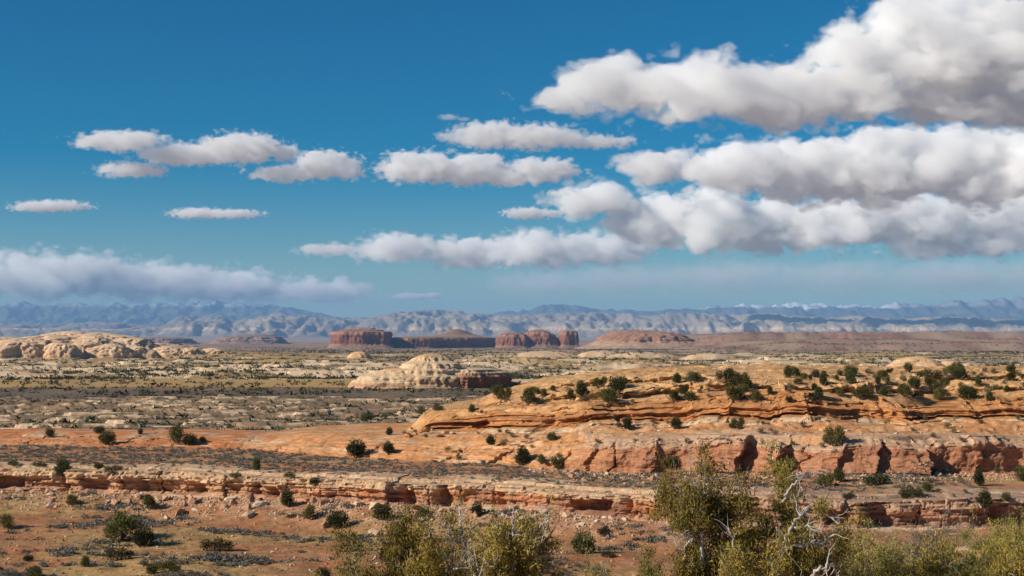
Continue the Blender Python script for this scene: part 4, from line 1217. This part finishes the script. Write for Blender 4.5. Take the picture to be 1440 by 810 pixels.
def build_plants():
    rs = np.random.RandomState(99)
    bpy.context.view_layer.update()
    used = []
    for i, (u, v, hp, kind, lab) in enumerate(HERO):
        p = ray(u, v)
        if p is None: continue
        h = hp / F_PX * p.y
        juniper(p - Vector((0, 0, .05 * h)), h, kind, rs.uniform(0, 6.28), lab, None)
        used.append((p.x, p.y))
    # junipers of the upper plateau: the 300 largest in view stay individuals
    cand = []
    for i in range(620):
        u, v = rs.uniform(700, 1440), rs.uniform(522, 566)
        sky = 548 - 32 * (u - 700) / 740
        if v < sky - 2 or (u < 830 and v < 548): continue
        if pnoise2(u / 60, v / 12, 140) < -.28: continue
        cand.append((u, v))
    n = 0
    for u, v in cand:
        p = ray(u, v)
        if p is None or p.y > 420 or p.y < 215: continue
        if any((p.x - a) ** 2 + (p.y - b) ** 2 < 7 for a, b in used): continue
        used.append((p.x, p.y))
        big = rs.uniform() < .62
        k = int(rs.randint(0, 5))
        if big and n < 190:
            h = rs.uniform(1.0, 2.5)
            juniper(p - Vector((0, 0, .05)), h, k, rs.uniform(0, 6.28), '%s %s juniper %s on the orange plateau top' % ('tiny' if h < 1.3 else 'small' if h < 1.7 else 'sizeable' if h < 2.1 else 'big', JV[k][2], 'along the cliff edge' if p.y < float(R3(np.array([p.x]))[0]) + 22 else 'in the middle wood' if p.y < 275 else 'on the far crest'), 'junipers on the orange plateau top')
            n += 1
        else:
            g = link('rabbitbrush', GREY[i % 3], loc=p)
            s = rs.uniform(.5, 1.1)
            g.scale = (s, s, s); g.rotation_euler = (0, 0, rs.uniform(0, 6.28))
            tag(g, '%s dry olive grey bush between junipers %s' % ('tiny' if s < .7 else 'small' if s < .9 else 'full', 'at the plateau edge' if p.y < 250 else 'of the middle plateau' if p.y < 280 else 'on the plateau crest'), 'bush', 'dry bushes on the plateau top')
    # small bushes on the benches and slopes
    for i in range(150):
        u, v = rs.uniform(560, 1440), rs.uniform(585, 700)
        if u < 930 and v > 655: continue
        p = ray(u, v)
        if p is None or p.y > 300: continue
        if any((p.x - a) ** 2 + (p.y - b) ** 2 < 2 for a, b in used): continue
        zl, zr = drop(p.x, p.y - .6), drop(p.x, p.y + .6)
        if zl is None or zr is None or abs(zl - zr) > .9: continue
        used.append((p.x, p.y))
        g = link('rabbitbrush', GREY[i % 3], loc=p)
        s = rs.uniform(.35, .95)
        g.scale = (s, s, s); g.rotation_euler = (0, 0, rs.uniform(0, 6.28))
        tag(g, '%s olive bush rooted %s of the tiered cliff' % ('tiny' if s < .5 else 'small' if s < .7 else 'full', 'at the foot' if p.y < float(R2(np.array([p.x]))[0]) else 'on the middle bench' if p.y < float(R3(np.array([p.x]))[0]) - 2 else 'on the upper slab'), 'bush', 'bushes on the cliff shelves')
    # sagebrush: individuals in the valley, the flat behind the rim as one cover
    y = rs.uniform(140, 203, 8000); x = rs.uniform(-.39, .16, 8000) * y
    d = pnoise2(x / 17, y / 7, 150) + .5 * pnoise2(x / 6, y / 3, 151)
    k = (y < R1(x) - 3) & (d > .06 + .55 * rs.uniform(size=8000))
    o = np.argsort(y[k]); x, y = x[k][o], y[k][o]
    z = drops(x, y)
    rest = []
    for j in range(len(x)):
        s = rs.uniform(.38, .85)
        if j < 290:
            o = link('sagebrush', SAGE[j % 4], loc=(x[j], y[j], z[j] - .05))
            o.scale = (s, s, s * .8); o.rotation_euler = (0, 0, rs.uniform(0, 6.28))
            w = 'open red sand' if d[k][j] < .45 else 'a dense patch of its kind'
            tag(o, '%s grey blue sagebrush clump on the valley floor in %s' % (('tiny', 'small', 'middling', 'large', 'largest')[int((s - .38) / .095)], w) if j % 2 else '%s grey blue sagebrush clump beside straw coloured grass of the valley' % ('tiny', 'small', 'middling', 'large', 'largest')[int((s - .38) / .095)], 'sagebrush', 'sagebrush on the valley floor')
        else: rest.append((x[j], y[j], z[j], s))
    x = rs.uniform(-112, 60, 8600)
    r1, r2 = _R1(x), _R2(x)
    y = r1 + 2.5 + rs.uniform(size=8600) * (r2 - r1 + .5)
    k = (rs.uniform(0, 172, 8600) < (r2 - r1) * 3.4) & (pnoise2(x / 9, y / 7, 152) > -.34 - .2 * rs.uniform(size=8600)) & (y > R1(x) + 2.5) & (y < R2(x) - .5)
    k &= ~((y < R1(x) + 8) & (rs.uniform(size=8600) < .8))
    x, y = x[k], y[k]
    z = drops(x, y)
    rest += [(a, b, c, rs.uniform(.25, .58)) for a, b, c in zip(x, y, z)]
    cover('sagebrush_cover', rest, rs, 34, (.20, .19, .155), .30)
    # dry grass tufts and gravel of the valley floor
    n = 15000
    y = rs.uniform(132, 208, n); x = rs.uniform(-.40, .40, n) * y
    k = (y < R1(x) - 1) & (f2(x / 30, y / 18, 4, seed=70) + .5 * rs.uniform(-1, 1, n) > -.1)
    x, y = x[k], y[k]
    cover('dry_grass', list(zip(x, y, drops(x, y) - .03, rs.uniform(.12, .34, len(x)))), rs, 6, (.34, .25, .11), .4)
    # far wood: specks of juniper and scrub on the plains
    far = []
    rs2 = np.random.RandomState(5)
    def zone(n, ya, yb, dens, ha, hb, xa=-.40, xb=.40, pw=1.0):
        y = np.exp(rs2.uniform(math.log(ya), math.log(yb), n))
        x = rs2.uniform(xa, xb, n) * y
        k = dens(x, y)
        i = rs2.uniform(-.1, 1, n) < k
        x, y = x[i], y[i]
        z = ground_z(x, y)
        for a, b, c in zip(x, y, z): far.append((a, b, c, rs2.uniform(ha, hb)))
    zone(7500, 300, 620, lambda x, y: .40 + 2.2 * f2(x / 40, y / 22, 2, seed=160), .35, 1.1, -.40, .0)
    zone(260, 300, 640, lambda x, y: .6 + 0 * x, 1.3, 2.4, -.40, .05)
    zone(2600, 600, 800, lambda x, y: .35 + .8 * f2(x / 60, y / 60, 2, seed=161), .4, .9, -.40, .1)
    zone(1600, 640, 960, lambda x, y: .5 + 1.2 * f2(x / 90, y / 90, 2, seed=162), 1.4, 3.2)
    zone(15000, 960, 2000, lambda x, y: .30 + 2.6 * f2(x / 130, y / 90, 3, seed=163), 1.6, 4.0)
    zone(8500, 1900, 3600, lambda x, y: .28 + 2.8 * f2(x / 260, y / 200, 3, seed=164), 2.4, 5.4)
    zone(9000, 3400, 9500, lambda x, y: .38 + 1.6 * f2(x / 600, y / 800, 3, seed=165), 3.5, 7.5, -.2, .40)
    cover('scrub_woodland', far, rs2, 10, (.048, .050, .024), .5)
    # fallen slabs and boulders under the rim
    TONE = {}
    def rocks(n, region, smin, smax, where, group, pw=2.2):
        q = [region() for i in range(n)]
        zs = drops([a[0] for a in q], [a[1] for a in q])
        for (x, y), z in zip(q, zs):
            s = smin + (smax - smin) * rs.uniform() ** pw
            m = int(rs.randint(0, 8))
            o = link('boulder', BOULD[m], loc=(x, y, z + .12 * s))
            o.scale = (s, s * rs.uniform(.7, 1), s * rs.uniform(.7, 1.1))
            t = rs.uniform(-.35, .35)
            o.rotation_euler = (t, rs.uniform(-.35, .35), rs.uniform(0, 6.28))
            size = 'very large' if s > .9 else 'large' if s > .6 else 'medium' if s > .38 else 'small' if s > .26 else 'tiny'
            shape = ('flat slab', 'block', 'thin slab', 'rounded block', 'slab', 'boulder', 'thin plate', 'blocky boulder')[m]
            tone = ('cream', 'tan', 'pale', 'reddish')[m % 4]
            tag(o, '%s %s %s%s %s' % (size, tone, shape, ' lying tilted' if abs(t) > .2 else '', where), 'boulder', group)
    def talus():
        while True:
            x = rs.uniform(-80, 40)
            if pnoise2(x / 13., .5, 170) + .35 * rs.uniform() < -.05: continue
            return x, float(R1(np.array([x]))[0]) - 1.5 - abs(rs.normal()) * 4.2
    rocks(165, talus, .18, 1.5, 'fallen on the rubble slope below the rim', 'fallen slabs below the rim')
    def bench():
        x = rs.uniform(-4, 76)
        return x, float(R2(np.array([x]))[0]) + rs.uniform(4, 16)
    rocks(48, bench, .15, .75, 'on the bench above the massive wall', 'rocks on the cliff bench')
    def foot():
        x = rs.uniform(2, 74)
        return x, float(R2(np.array([x]))[0]) - 1 - abs(rs.normal()) * 4
    rocks(60, foot, .15, .8, 'at the foot of the massive wall', 'blocks at the wall foot')
    rub = []
    def shelf():
        x = rs.uniform(-16, 100)
        return x, float(R3(np.array([x]))[0]) + rs.uniform(6, 60)
    def valley():
        y = rs.uniform(135, 200)
        return rs.uniform(-.38, .3) * y, y
    q = [(talus, talus, foot, valley, shelf)[i % 5]() for i in range(6000)]
    for i in range(16):                                       # blocks broken from the blunt end of the upper ledge
        x = rs.uniform(-18.5, -5)
        y = float(R3(np.array([x]))[0]) + rs.uniform(-3.5, 3)
        s = rs.uniform(.35, 1.2)
        o = link('boulder', OBOULD[i % 3], loc=(x, y, drop(x, y) + .2 * s))
        o.scale = (s, s, s * rs.uniform(.6, .9))
        o.rotation_euler = (rs.uniform(-.3, .3), rs.uniform(-.3, .3), rs.uniform(0, 6))
        tag(o, '%s orange %s broken from the blunt end of the upper ledge' % ('big' if s > .85 else 'middling' if s > .6 else 'small', ('slab', 'block', 'thick slab')[i % 3]), 'boulder', 'orange blocks at the ledge end')
    rub = [(a[0], a[1], z, rs.uniform(.06, .26)) for a, z in zip(q, drops([a[0] for a in q], [a[1] for a in q]))]
    V, F, C, n0 = [], [], [], 0
    oc = np.array([[1, 0, 0], [-1, 0, 0], [0, 1, 0], [0, -1, 0], [0, 0, 1], [0, 0, -1]], float)
    of = np.array([[0, 2, 4], [2, 1, 4], [1, 3, 4], [3, 0, 4], [2, 0, 5], [1, 2, 5], [3, 1, 5], [0, 3, 5]])
    for x, y, z, s in rub:
        M = np.array(Matrix.Rotation(rs.uniform(0, 6), 3, Vector(rs.normal(size=3))))
        V.append((oc * rs.uniform(.6, 1.2, (6, 1)) * s * [1.3, 1, .7]) @ M.T + [x, y, z + .05])
        F.append(of + n0); n0 += 6
        c = np.array((.56, .41, .28)) if rs.uniform() < .6 else np.array((.46, .26, .16))
        C.append(np.tile(c * rs.uniform(.8, 1.15), (6, 1)))
    me = mesh_np('rubble', np.concatenate(V), np.concatenate(F), False)
    set_col(me, np.concatenate(C))
    tag(link('rubble', me, stone), kind='stuff')

def cover(name, pts, rs, nb, col, cv):
    """many low shrubs as one ground cover: each a little dome of leaf sprays"""
    a = np.array(pts, float)
    n = len(a)
    d = scatter_dirs(rs, n * nb)
    d[:, 2] = np.abs(d[:, 2])
    s = np.repeat(a[:, 3], nb)
    P = np.repeat(a[:, :3], nb, 0) + d * (s * rs.uniform(.2, .85, n * nb))[:, None] * np.array([1.05, 1.05, .62])
    D = d * .5 + rs.normal(size=d.shape) * .7 + np.array([0, 0, .1])
    D /= np.linalg.norm(D, axis=1)[:, None]
    C = np.array(col) * np.repeat(rs.uniform(1 - cv, 1 + cv, (n, 1)), nb, 0) * rs.uniform(.7, 1.3, (n * nb, 1))
    V, F, C = blades(rs, P, D, s * rs.uniform(.35, .7, n * nb) * (1 if nb < 30 else .75), s * rs.uniform(.25, .5, n * nb) * (1 if nb < 30 else .7), C)
    me = mesh_np(name, V, F, False)
    set_col(me, C)
    return tag(link(name, me, leaf), kind='stuff')

# ------------------------------------------------------------ foreground junipers
def twiggy(top, half, seed, stems, height, spread, lean, tufts_per, dead, foliage, blade, thick=.05, levels=3, fcol=(.29, .235, .055)):
    """gnarled stems that fork into twigs; live twig ends carry brushy sprays, dead ones stay bare and pale"""
    rs = np.random.RandomState(seed)
    live, deadw, twigs, ends = [], [], [], []
    def grow(p, d, L, r, lev, isdead, bag):
        n = 7 if lev < levels else 5
        pts, dd = [np.array(p)], np.array(d, float)
        for k in range(n):
            dd = dd + rs.normal(size=3) * (.24 + .05 * lev) + np.array([0, 0, .07 if not isdead else -.03])
            dd /= np.linalg.norm(dd)
            pts.append(pts[-1] + dd * L / n)
        t = np.linspace(1, .35 if lev < levels else .15, n + 1)
        bag.append(tube(pts, np.maximum(r * t, .0035), 6 if lev == 0 else 4 if lev == 1 else 3))
        if lev < levels:
            m = int(rs.randint(4, 7)) if lev == 0 else int(rs.randint(3, 6))
            for j in range(m):
                k = int(rs.randint(2, n + 1))
                ang = scatter_dirs(rs, 1)[0]
                nd_ = dd * .45 + ang * .75 + np.array([0, 0, .15])
                nd_ /= np.linalg.norm(nd_)
                dies = (not isdead) and rs.uniform() < dead * (.42 + .15 * lev)
                sub = bag
                if dies:
                    sub = []
                    (deadw if lev == 0 else twigs).append(sub)
                grow(pts[k], nd_, L * rs.uniform(.42, .68), r * rs.uniform(.42, .6), lev + 1, isdead or dies, sub)
        if lev >= levels - 1 and not isdead:
            for k in range(2, n + 1):
                ends.append((pts[k], dd))
    for s in range(stems):
        a = rs.uniform(0, 6.28)
        off = np.array([math.cos(a) * spread * .25 * rs.uniform(), math.sin(a) * spread * .25 * rs.uniform(), -.25])
        d = np.array([math.cos(a) * spread * rs.uniform(.3, 1), math.sin(a) * spread * rs.uniform(.3, 1), height * .8])
        d = d / np.linalg.norm(d) + np.array(lean)
        d /= np.linalg.norm(d)
        dies = rs.uniform() < dead * .18
        if dies: deadw.append([])
        grow(off, d, height * rs.uniform(.55, .85), thick * rs.uniform(.7, 1.2), 0, dies, deadw[-1] if dies else live)
    E = np.array([e[0] for e in ends]); ED = np.array([e[1] for e in ends])
    # fit the skeleton to its height and half width before the leaves are set on it
    k = np.array([half / np.percentile(np.abs(E[:, 0] - np.median(E[:, 0])), 95)] * 2 + [top / (np.percentile(E[:, 2], 99) + .5 * blade)])
    k[:2] = np.clip(k[:2], .45 * k[2], 1.7 * k[2])
    c = np.array([np.median(E[:, 0]), np.median(E[:, 1]), 0])
    fit = lambda P: (P - c * np.clip(P[:, 2:] / max(top, .1), 0, 1)) * k
    E = fit(E)
    live = [(fit(v), f) for v, f in live]
    twigs = [[(fit(v), f) for v, f in b] for b in twigs]
    deadw = [[(fit(v), f) for v, f in b] for b in deadw]
    if foliage < 1:
        q = rs.uniform(size=len(E)) < foliage
        E, ED = E[q], ED[q]
    m = len(E)
    P = np.repeat(E, tufts_per, 0) + rs.normal(size=(m * tufts_per, 3)) * np.array([.075, .075, .06]) * (blade / .085)
    D = np.repeat(ED, tufts_per, 0) * .35 + rs.normal(size=P.shape) * .5 + np.array([0, 0, .55])
    D /= np.linalg.norm(D, axis=1)[:, None]
    tone = np.repeat(rs.uniform(.5, 1.35, m), tufts_per)[:, None]
    warm = np.repeat(rs.uniform(0, 1, m) ** 3, tufts_per)[:, None]
    C = np.array(fcol) * tone * rs.uniform(.75, 1.25, (len(P), 1)) * (1 + warm * np.array([.35, .05, -.1]))
    fol = blades(rs, P, D, blade * rs.uniform(.5, 1.3, len(P)), blade * rs.uniform(.18, .34, len(P)), C, True)
    return live, twigs, deadw, fol

def foreground_juniper(name, label, cat, loc, top, half, args, limbs=(), group=None):
    """top: height of the crown above its foot, half: half width, both in metres"""
    live, twigs, deadw, (V, F, C) = twiggy(top, half, *args[0], **args[1])
    e = bpy.data.objects.new(name, None)
    COL.objects.link(e)
    e.location = loc
    e.empty_display_size = .3
    tag(e, label, cat, group)
    me = mesh_np('foliage', V, F, False); set_col(me, C)
    link('foliage', me, leaf, e)
    grain = lambda v: (1 + .3 * fbm(v[:, 0] * 6, v[:, 1] * 6, v[:, 2] * 6, 2)[:, None])
    pale = [t for b in twigs for t in b]
    nl = sum(len(t[0]) for t in live)
    v, f = join(live + pale)
    me = mesh_np('branches', v, f)
    c = np.tile((.30, .25, .20), (len(v), 1))
    c[nl:] = (.45, .41, .36)
    set_col(me, c * grain(v))
    link('branches', me, bark, e)
    for q, r, Y in limbs:                                     # great bleached limbs: photo columns and rows along the limb at the tree's own distance
        rs = np.random.RandomState(int(q[0][0]))
        p = np.array([list(px(u, v, Y)) for u, v in q]) - np.array(loc)
        t = np.linspace(0, len(p) - 1, 5 * len(p))
        p = np.stack([np.interp(t, np.arange(len(p)), p[:, i]) for i in range(3)], 1)
        p[:, 1] += .18 * np.sin(t * 1.3 + r * 90)
        p += rs.normal(size=p.shape) * .018
        w = np.linspace(1, .3, len(p))
        b = [tube(p, r * w, 6)]
        for n in range(len(p) // 2):
            i = int(rs.randint(len(p) // 3, len(p)))
            d = scatter_dirs(rs, 1)[0] + (p[i] - p[i - 1]) / (np.linalg.norm(p[i] - p[i - 1]) + 1e-9) * .9
            tw = [p[i]]
            for k in range(5):
                d = d / np.linalg.norm(d) + rs.normal(size=3) * .3
                tw.append(tw[-1] + d / np.linalg.norm(d) * rs.uniform(.05, .10))
            b.append(tube(tw, r * w[i] * np.linspace(.6, .15, 6), 4))
        deadw = deadw + [b]
    for b in deadw:
        v, f = join(b)
        me = mesh_np('dead_limb', v, f)
        set_col(me, np.array((.47, .43, .38)) * grain(v))
        tag(link('dead_limb', me, bark, e), 'bleached bare dead limb')
    return e

def build_foreground():
    def at(u, Y, dz=0):
        x = (u - U0) / F_PX * Y
        return (x, Y, float(ground_z(np.array([x]), np.array([Y]))[0]) + dz)
    def fj(name, label, cat, u, Y, vtop, wpx, args, limbs=()):
        p = at(u, Y)
        foreground_juniper(name, label, cat, p, (V0 - vtop) / F_PX * Y - p[2], wpx / F_PX * Y, args, limbs)
    FJ = 'foreground_juniper'
    fj(FJ, 'big straggly olive juniper with bleached bare limbs in front of the massive wall', 'juniper', 988, 25, 652, 62, ((601, 8, 3.3, 1.1, (-.05, 0, 0), 30, .36, .66, .085), dict(thick=.055)),
       [([(985, 800), (984, 750), (987, 706), (998, 680), (1010, 668)], .036, 24.8), ([(962, 790), (966, 752), (958, 742)], .024, 24.6), ([(1020, 800), (1028, 760), (1022, 738)], .03, 24.6)])
    fj(FJ, 'sprawling olive juniper with a white dead limb arching out, next to the straggly one', 'juniper', 1118, 25.5, 657, 66, ((602, 8, 3.3, 1.2, (.03, 0, 0), 30, .46, .66, .085), dict(thick=.055)),
       [([(1088, 790), (1100, 752), (1116, 730), (1136, 717), (1158, 720), (1178, 734)], .038, 24.7), ([(1092, 775), (1110, 764), (1140, 763), (1166, 757), (1182, 748)], .034, 24.6), ([(1106, 745), (1124, 738), (1150, 745), (1162, 760)], .024, 24.8), ([(1104, 705), (1112, 680), (1124, 664), (1138, 668)], .024, 25), ([(1140, 810), (1146, 795), (1160, 788), (1174, 796), (1180, 812)], .034, 24.3)])
    fj(FJ, 'low bushy juniper filling the gap between the straggly and sprawling ones', 'juniper', 1055, 24.5, 722, 80, ((606, 9, 2.2, 1.3, (0, 0, 0), 24, .36, .6, .085), dict(thick=.04)))
    fj(FJ, 'yellow green juniper thick with foliage at the near edge of the grassy valley', 'juniper', 548, 27, 728, 58, ((603, 7, 2.3, 1.1, (-.10, 0, 0), 26, .30, .62, .085), dict(thick=.05)))
    fj(FJ, 'half dead juniper with upright bleached snags beside the yellow green one', 'juniper', 640, 28, 716, 42, ((604, 6, 2.8, .7, (0, 0, 0), 22, .80, .7, .085), dict(thick=.05)),
       [([(622, 830), (612, 780), (604, 740), (596, 708)], .036, 27.8), ([(668, 830), (656, 772), (648, 735), (646, 712)], .034, 27.8), ([(640, 820), (628, 785), (618, 760)], .022, 27.6), ([(650, 760), (664, 748), (672, 738)], .018, 27.8)])
    fj(FJ, 'yellow tufted juniper with one pale bare spar on its side', 'juniper', 745, 27, 724, 46, ((605, 6, 2.5, .8, (.02, 0, 0), 26, .40, .62, .085), dict(thick=.05)),
       [([(722, 840), (723, 780), (721, 745), (722, 712)], .034, 26.6), ([(722, 768), (712, 752), (700, 742)], .02, 26.6), ([(735, 800), (745, 770), (752, 755)], .022, 26.5)])
    fj(FJ, 'small yellow juniper between the thick one and the snags', 'juniper', 597, 26.5, 752, 34, ((607, 6, 1.9, .9, (0, 0, 0), 26, .3, .62, .085), dict(thick=.04)))
    fj(FJ, 'small dark juniper between the snags and the yellow tufted one', 'juniper', 692, 26.5, 742, 30, ((608, 6, 1.9, .9, (0, 0, 0), 24, .35, .6, .085), dict(thick=.04, fcol=(.24, .20, .05))))
    sh = [(1190, 27, 745, 48, 'olive shrub merging into the skirts of the sprawling juniper'), (1262, 31, 757, 48, 'yellow green spreading shrub among cream stones'),
          (1325, 29, 764, 50, 'dense green gold shrub overlapping cream stones'), (1405, 32, 742, 44, 'broad yellow shrub beside the grey brush'), (1445, 29, 742, 46, 'golden shrub with white twigs at the end of the slope'),
          (1225, 35, 742, 40, 'pale green shrub in front of the purple ledge'), (1385, 39, 731, 40, 'light green shrub rising behind the cream stones'), (1440, 38, 728, 36, 'tall green shrub behind the golden one'),
          (1285, 27, 780, 50, 'low dark olive shrub below the green gold shrub'), (1360, 27, 782, 46, 'twiggy low shrub below the broad yellow shrub'), (1415, 27, 778, 40, 'small gold shrub at the foot of the golden one'), (1235, 27.5, 772, 42, 'matted green shrub beside the sprawling juniper skirts'),
          (1175, 34, 757, 34, 'ragged shrub behind the bleached dead limbs')]
    for i, (u, Y, vt, w, lab) in enumerate(sh):
        fj('shrub', lab, 'shrub', u, Y, vt, w, ((620 + i, 13, 1.0, 1.7, (0, 0, 0), 16, .30, .8, .07), dict(thick=.02, levels=2, fcol=[(.285, .245, .06), (.245, .23, .065), (.31, .245, .055), (.22, .205, .058)][i % 4])))
    fj('shrub', 'grey leafless looking brush above the cream stones', 'shrub', 1318, 37, 722, 40, ((640, 16, 1.5, 1.1, (0, 0, 0), 8, .3, .9, .06), dict(thick=.016, levels=2, fcol=(.22, .20, .14))))
    for i, (u, Y, vt, w, lab) in enumerate([(842, 34, 786, 30, 'small green shrub between the two foreground juniper clumps'), (905, 31, 777, 34, 'pale shrub tucked against the straggly juniper'), (490, 30, 776, 34, 'low gold shrub at the foot of the yellow green juniper')]):
        fj('shrub', lab, 'shrub', u, Y, vt, w, ((650 + i, 10, 1.6, 1.4, (0, 0, 0), 14, .3, .92, .085), dict(thick=.02, levels=2, fcol=(.22, .205, .052))))
    rs = np.random.RandomState(77)
    for i, (u, Y, s) in enumerate([(1262, 33.5, .20), (1375, 37, .34), (1392, 35.5, .24), (1350, 33, .28), (1366, 32.5, .22), (1335, 34, .15), (1300, 32, .16), (1230, 33, .18), (1222, 32.4, .12), (1380, 31, .18), (1352, 35.5, .2), (1408, 36, .2)]):
        p = at(u, Y)
        o = link('stone', BOULD[(i * 3) % 8], loc=(p[0], p[1], p[2] + .45 * s))
        o.scale = (s, s, s * 1.2)
        o.rotation_euler = (rs.uniform(-.3, .3), rs.uniform(-.3, .3), rs.uniform(0, 6))
        tag(o, 'cream stone lying among the yellow green shrubs', 'stone', 'cream stones among the shrubs')
# ------------------------------------------------------------ build
ground = build_ground()
LED = build_ledges()
SURF = [ground] + LED
build_buttes()
build_ranges()
build_clouds()
build_plants()
build_foreground()
def build_haze():
    bm = bmesh.new()
    bmesh.ops.create_cube(bm, size=1)
    for v in bm.verts:
        v.co.x *= 134000; v.co.y *= 134000
        v.co.z = HAZE_TOP if v.co.z > 0 else -125
    me = bpy.data.meshes.new('haze')
    bm.to_mesh(me); bm.free()
    tag(link('haze', me, vol_mat('haze', HAZE_COL, HAZE_DENS)), kind='stuff')
build_haze()
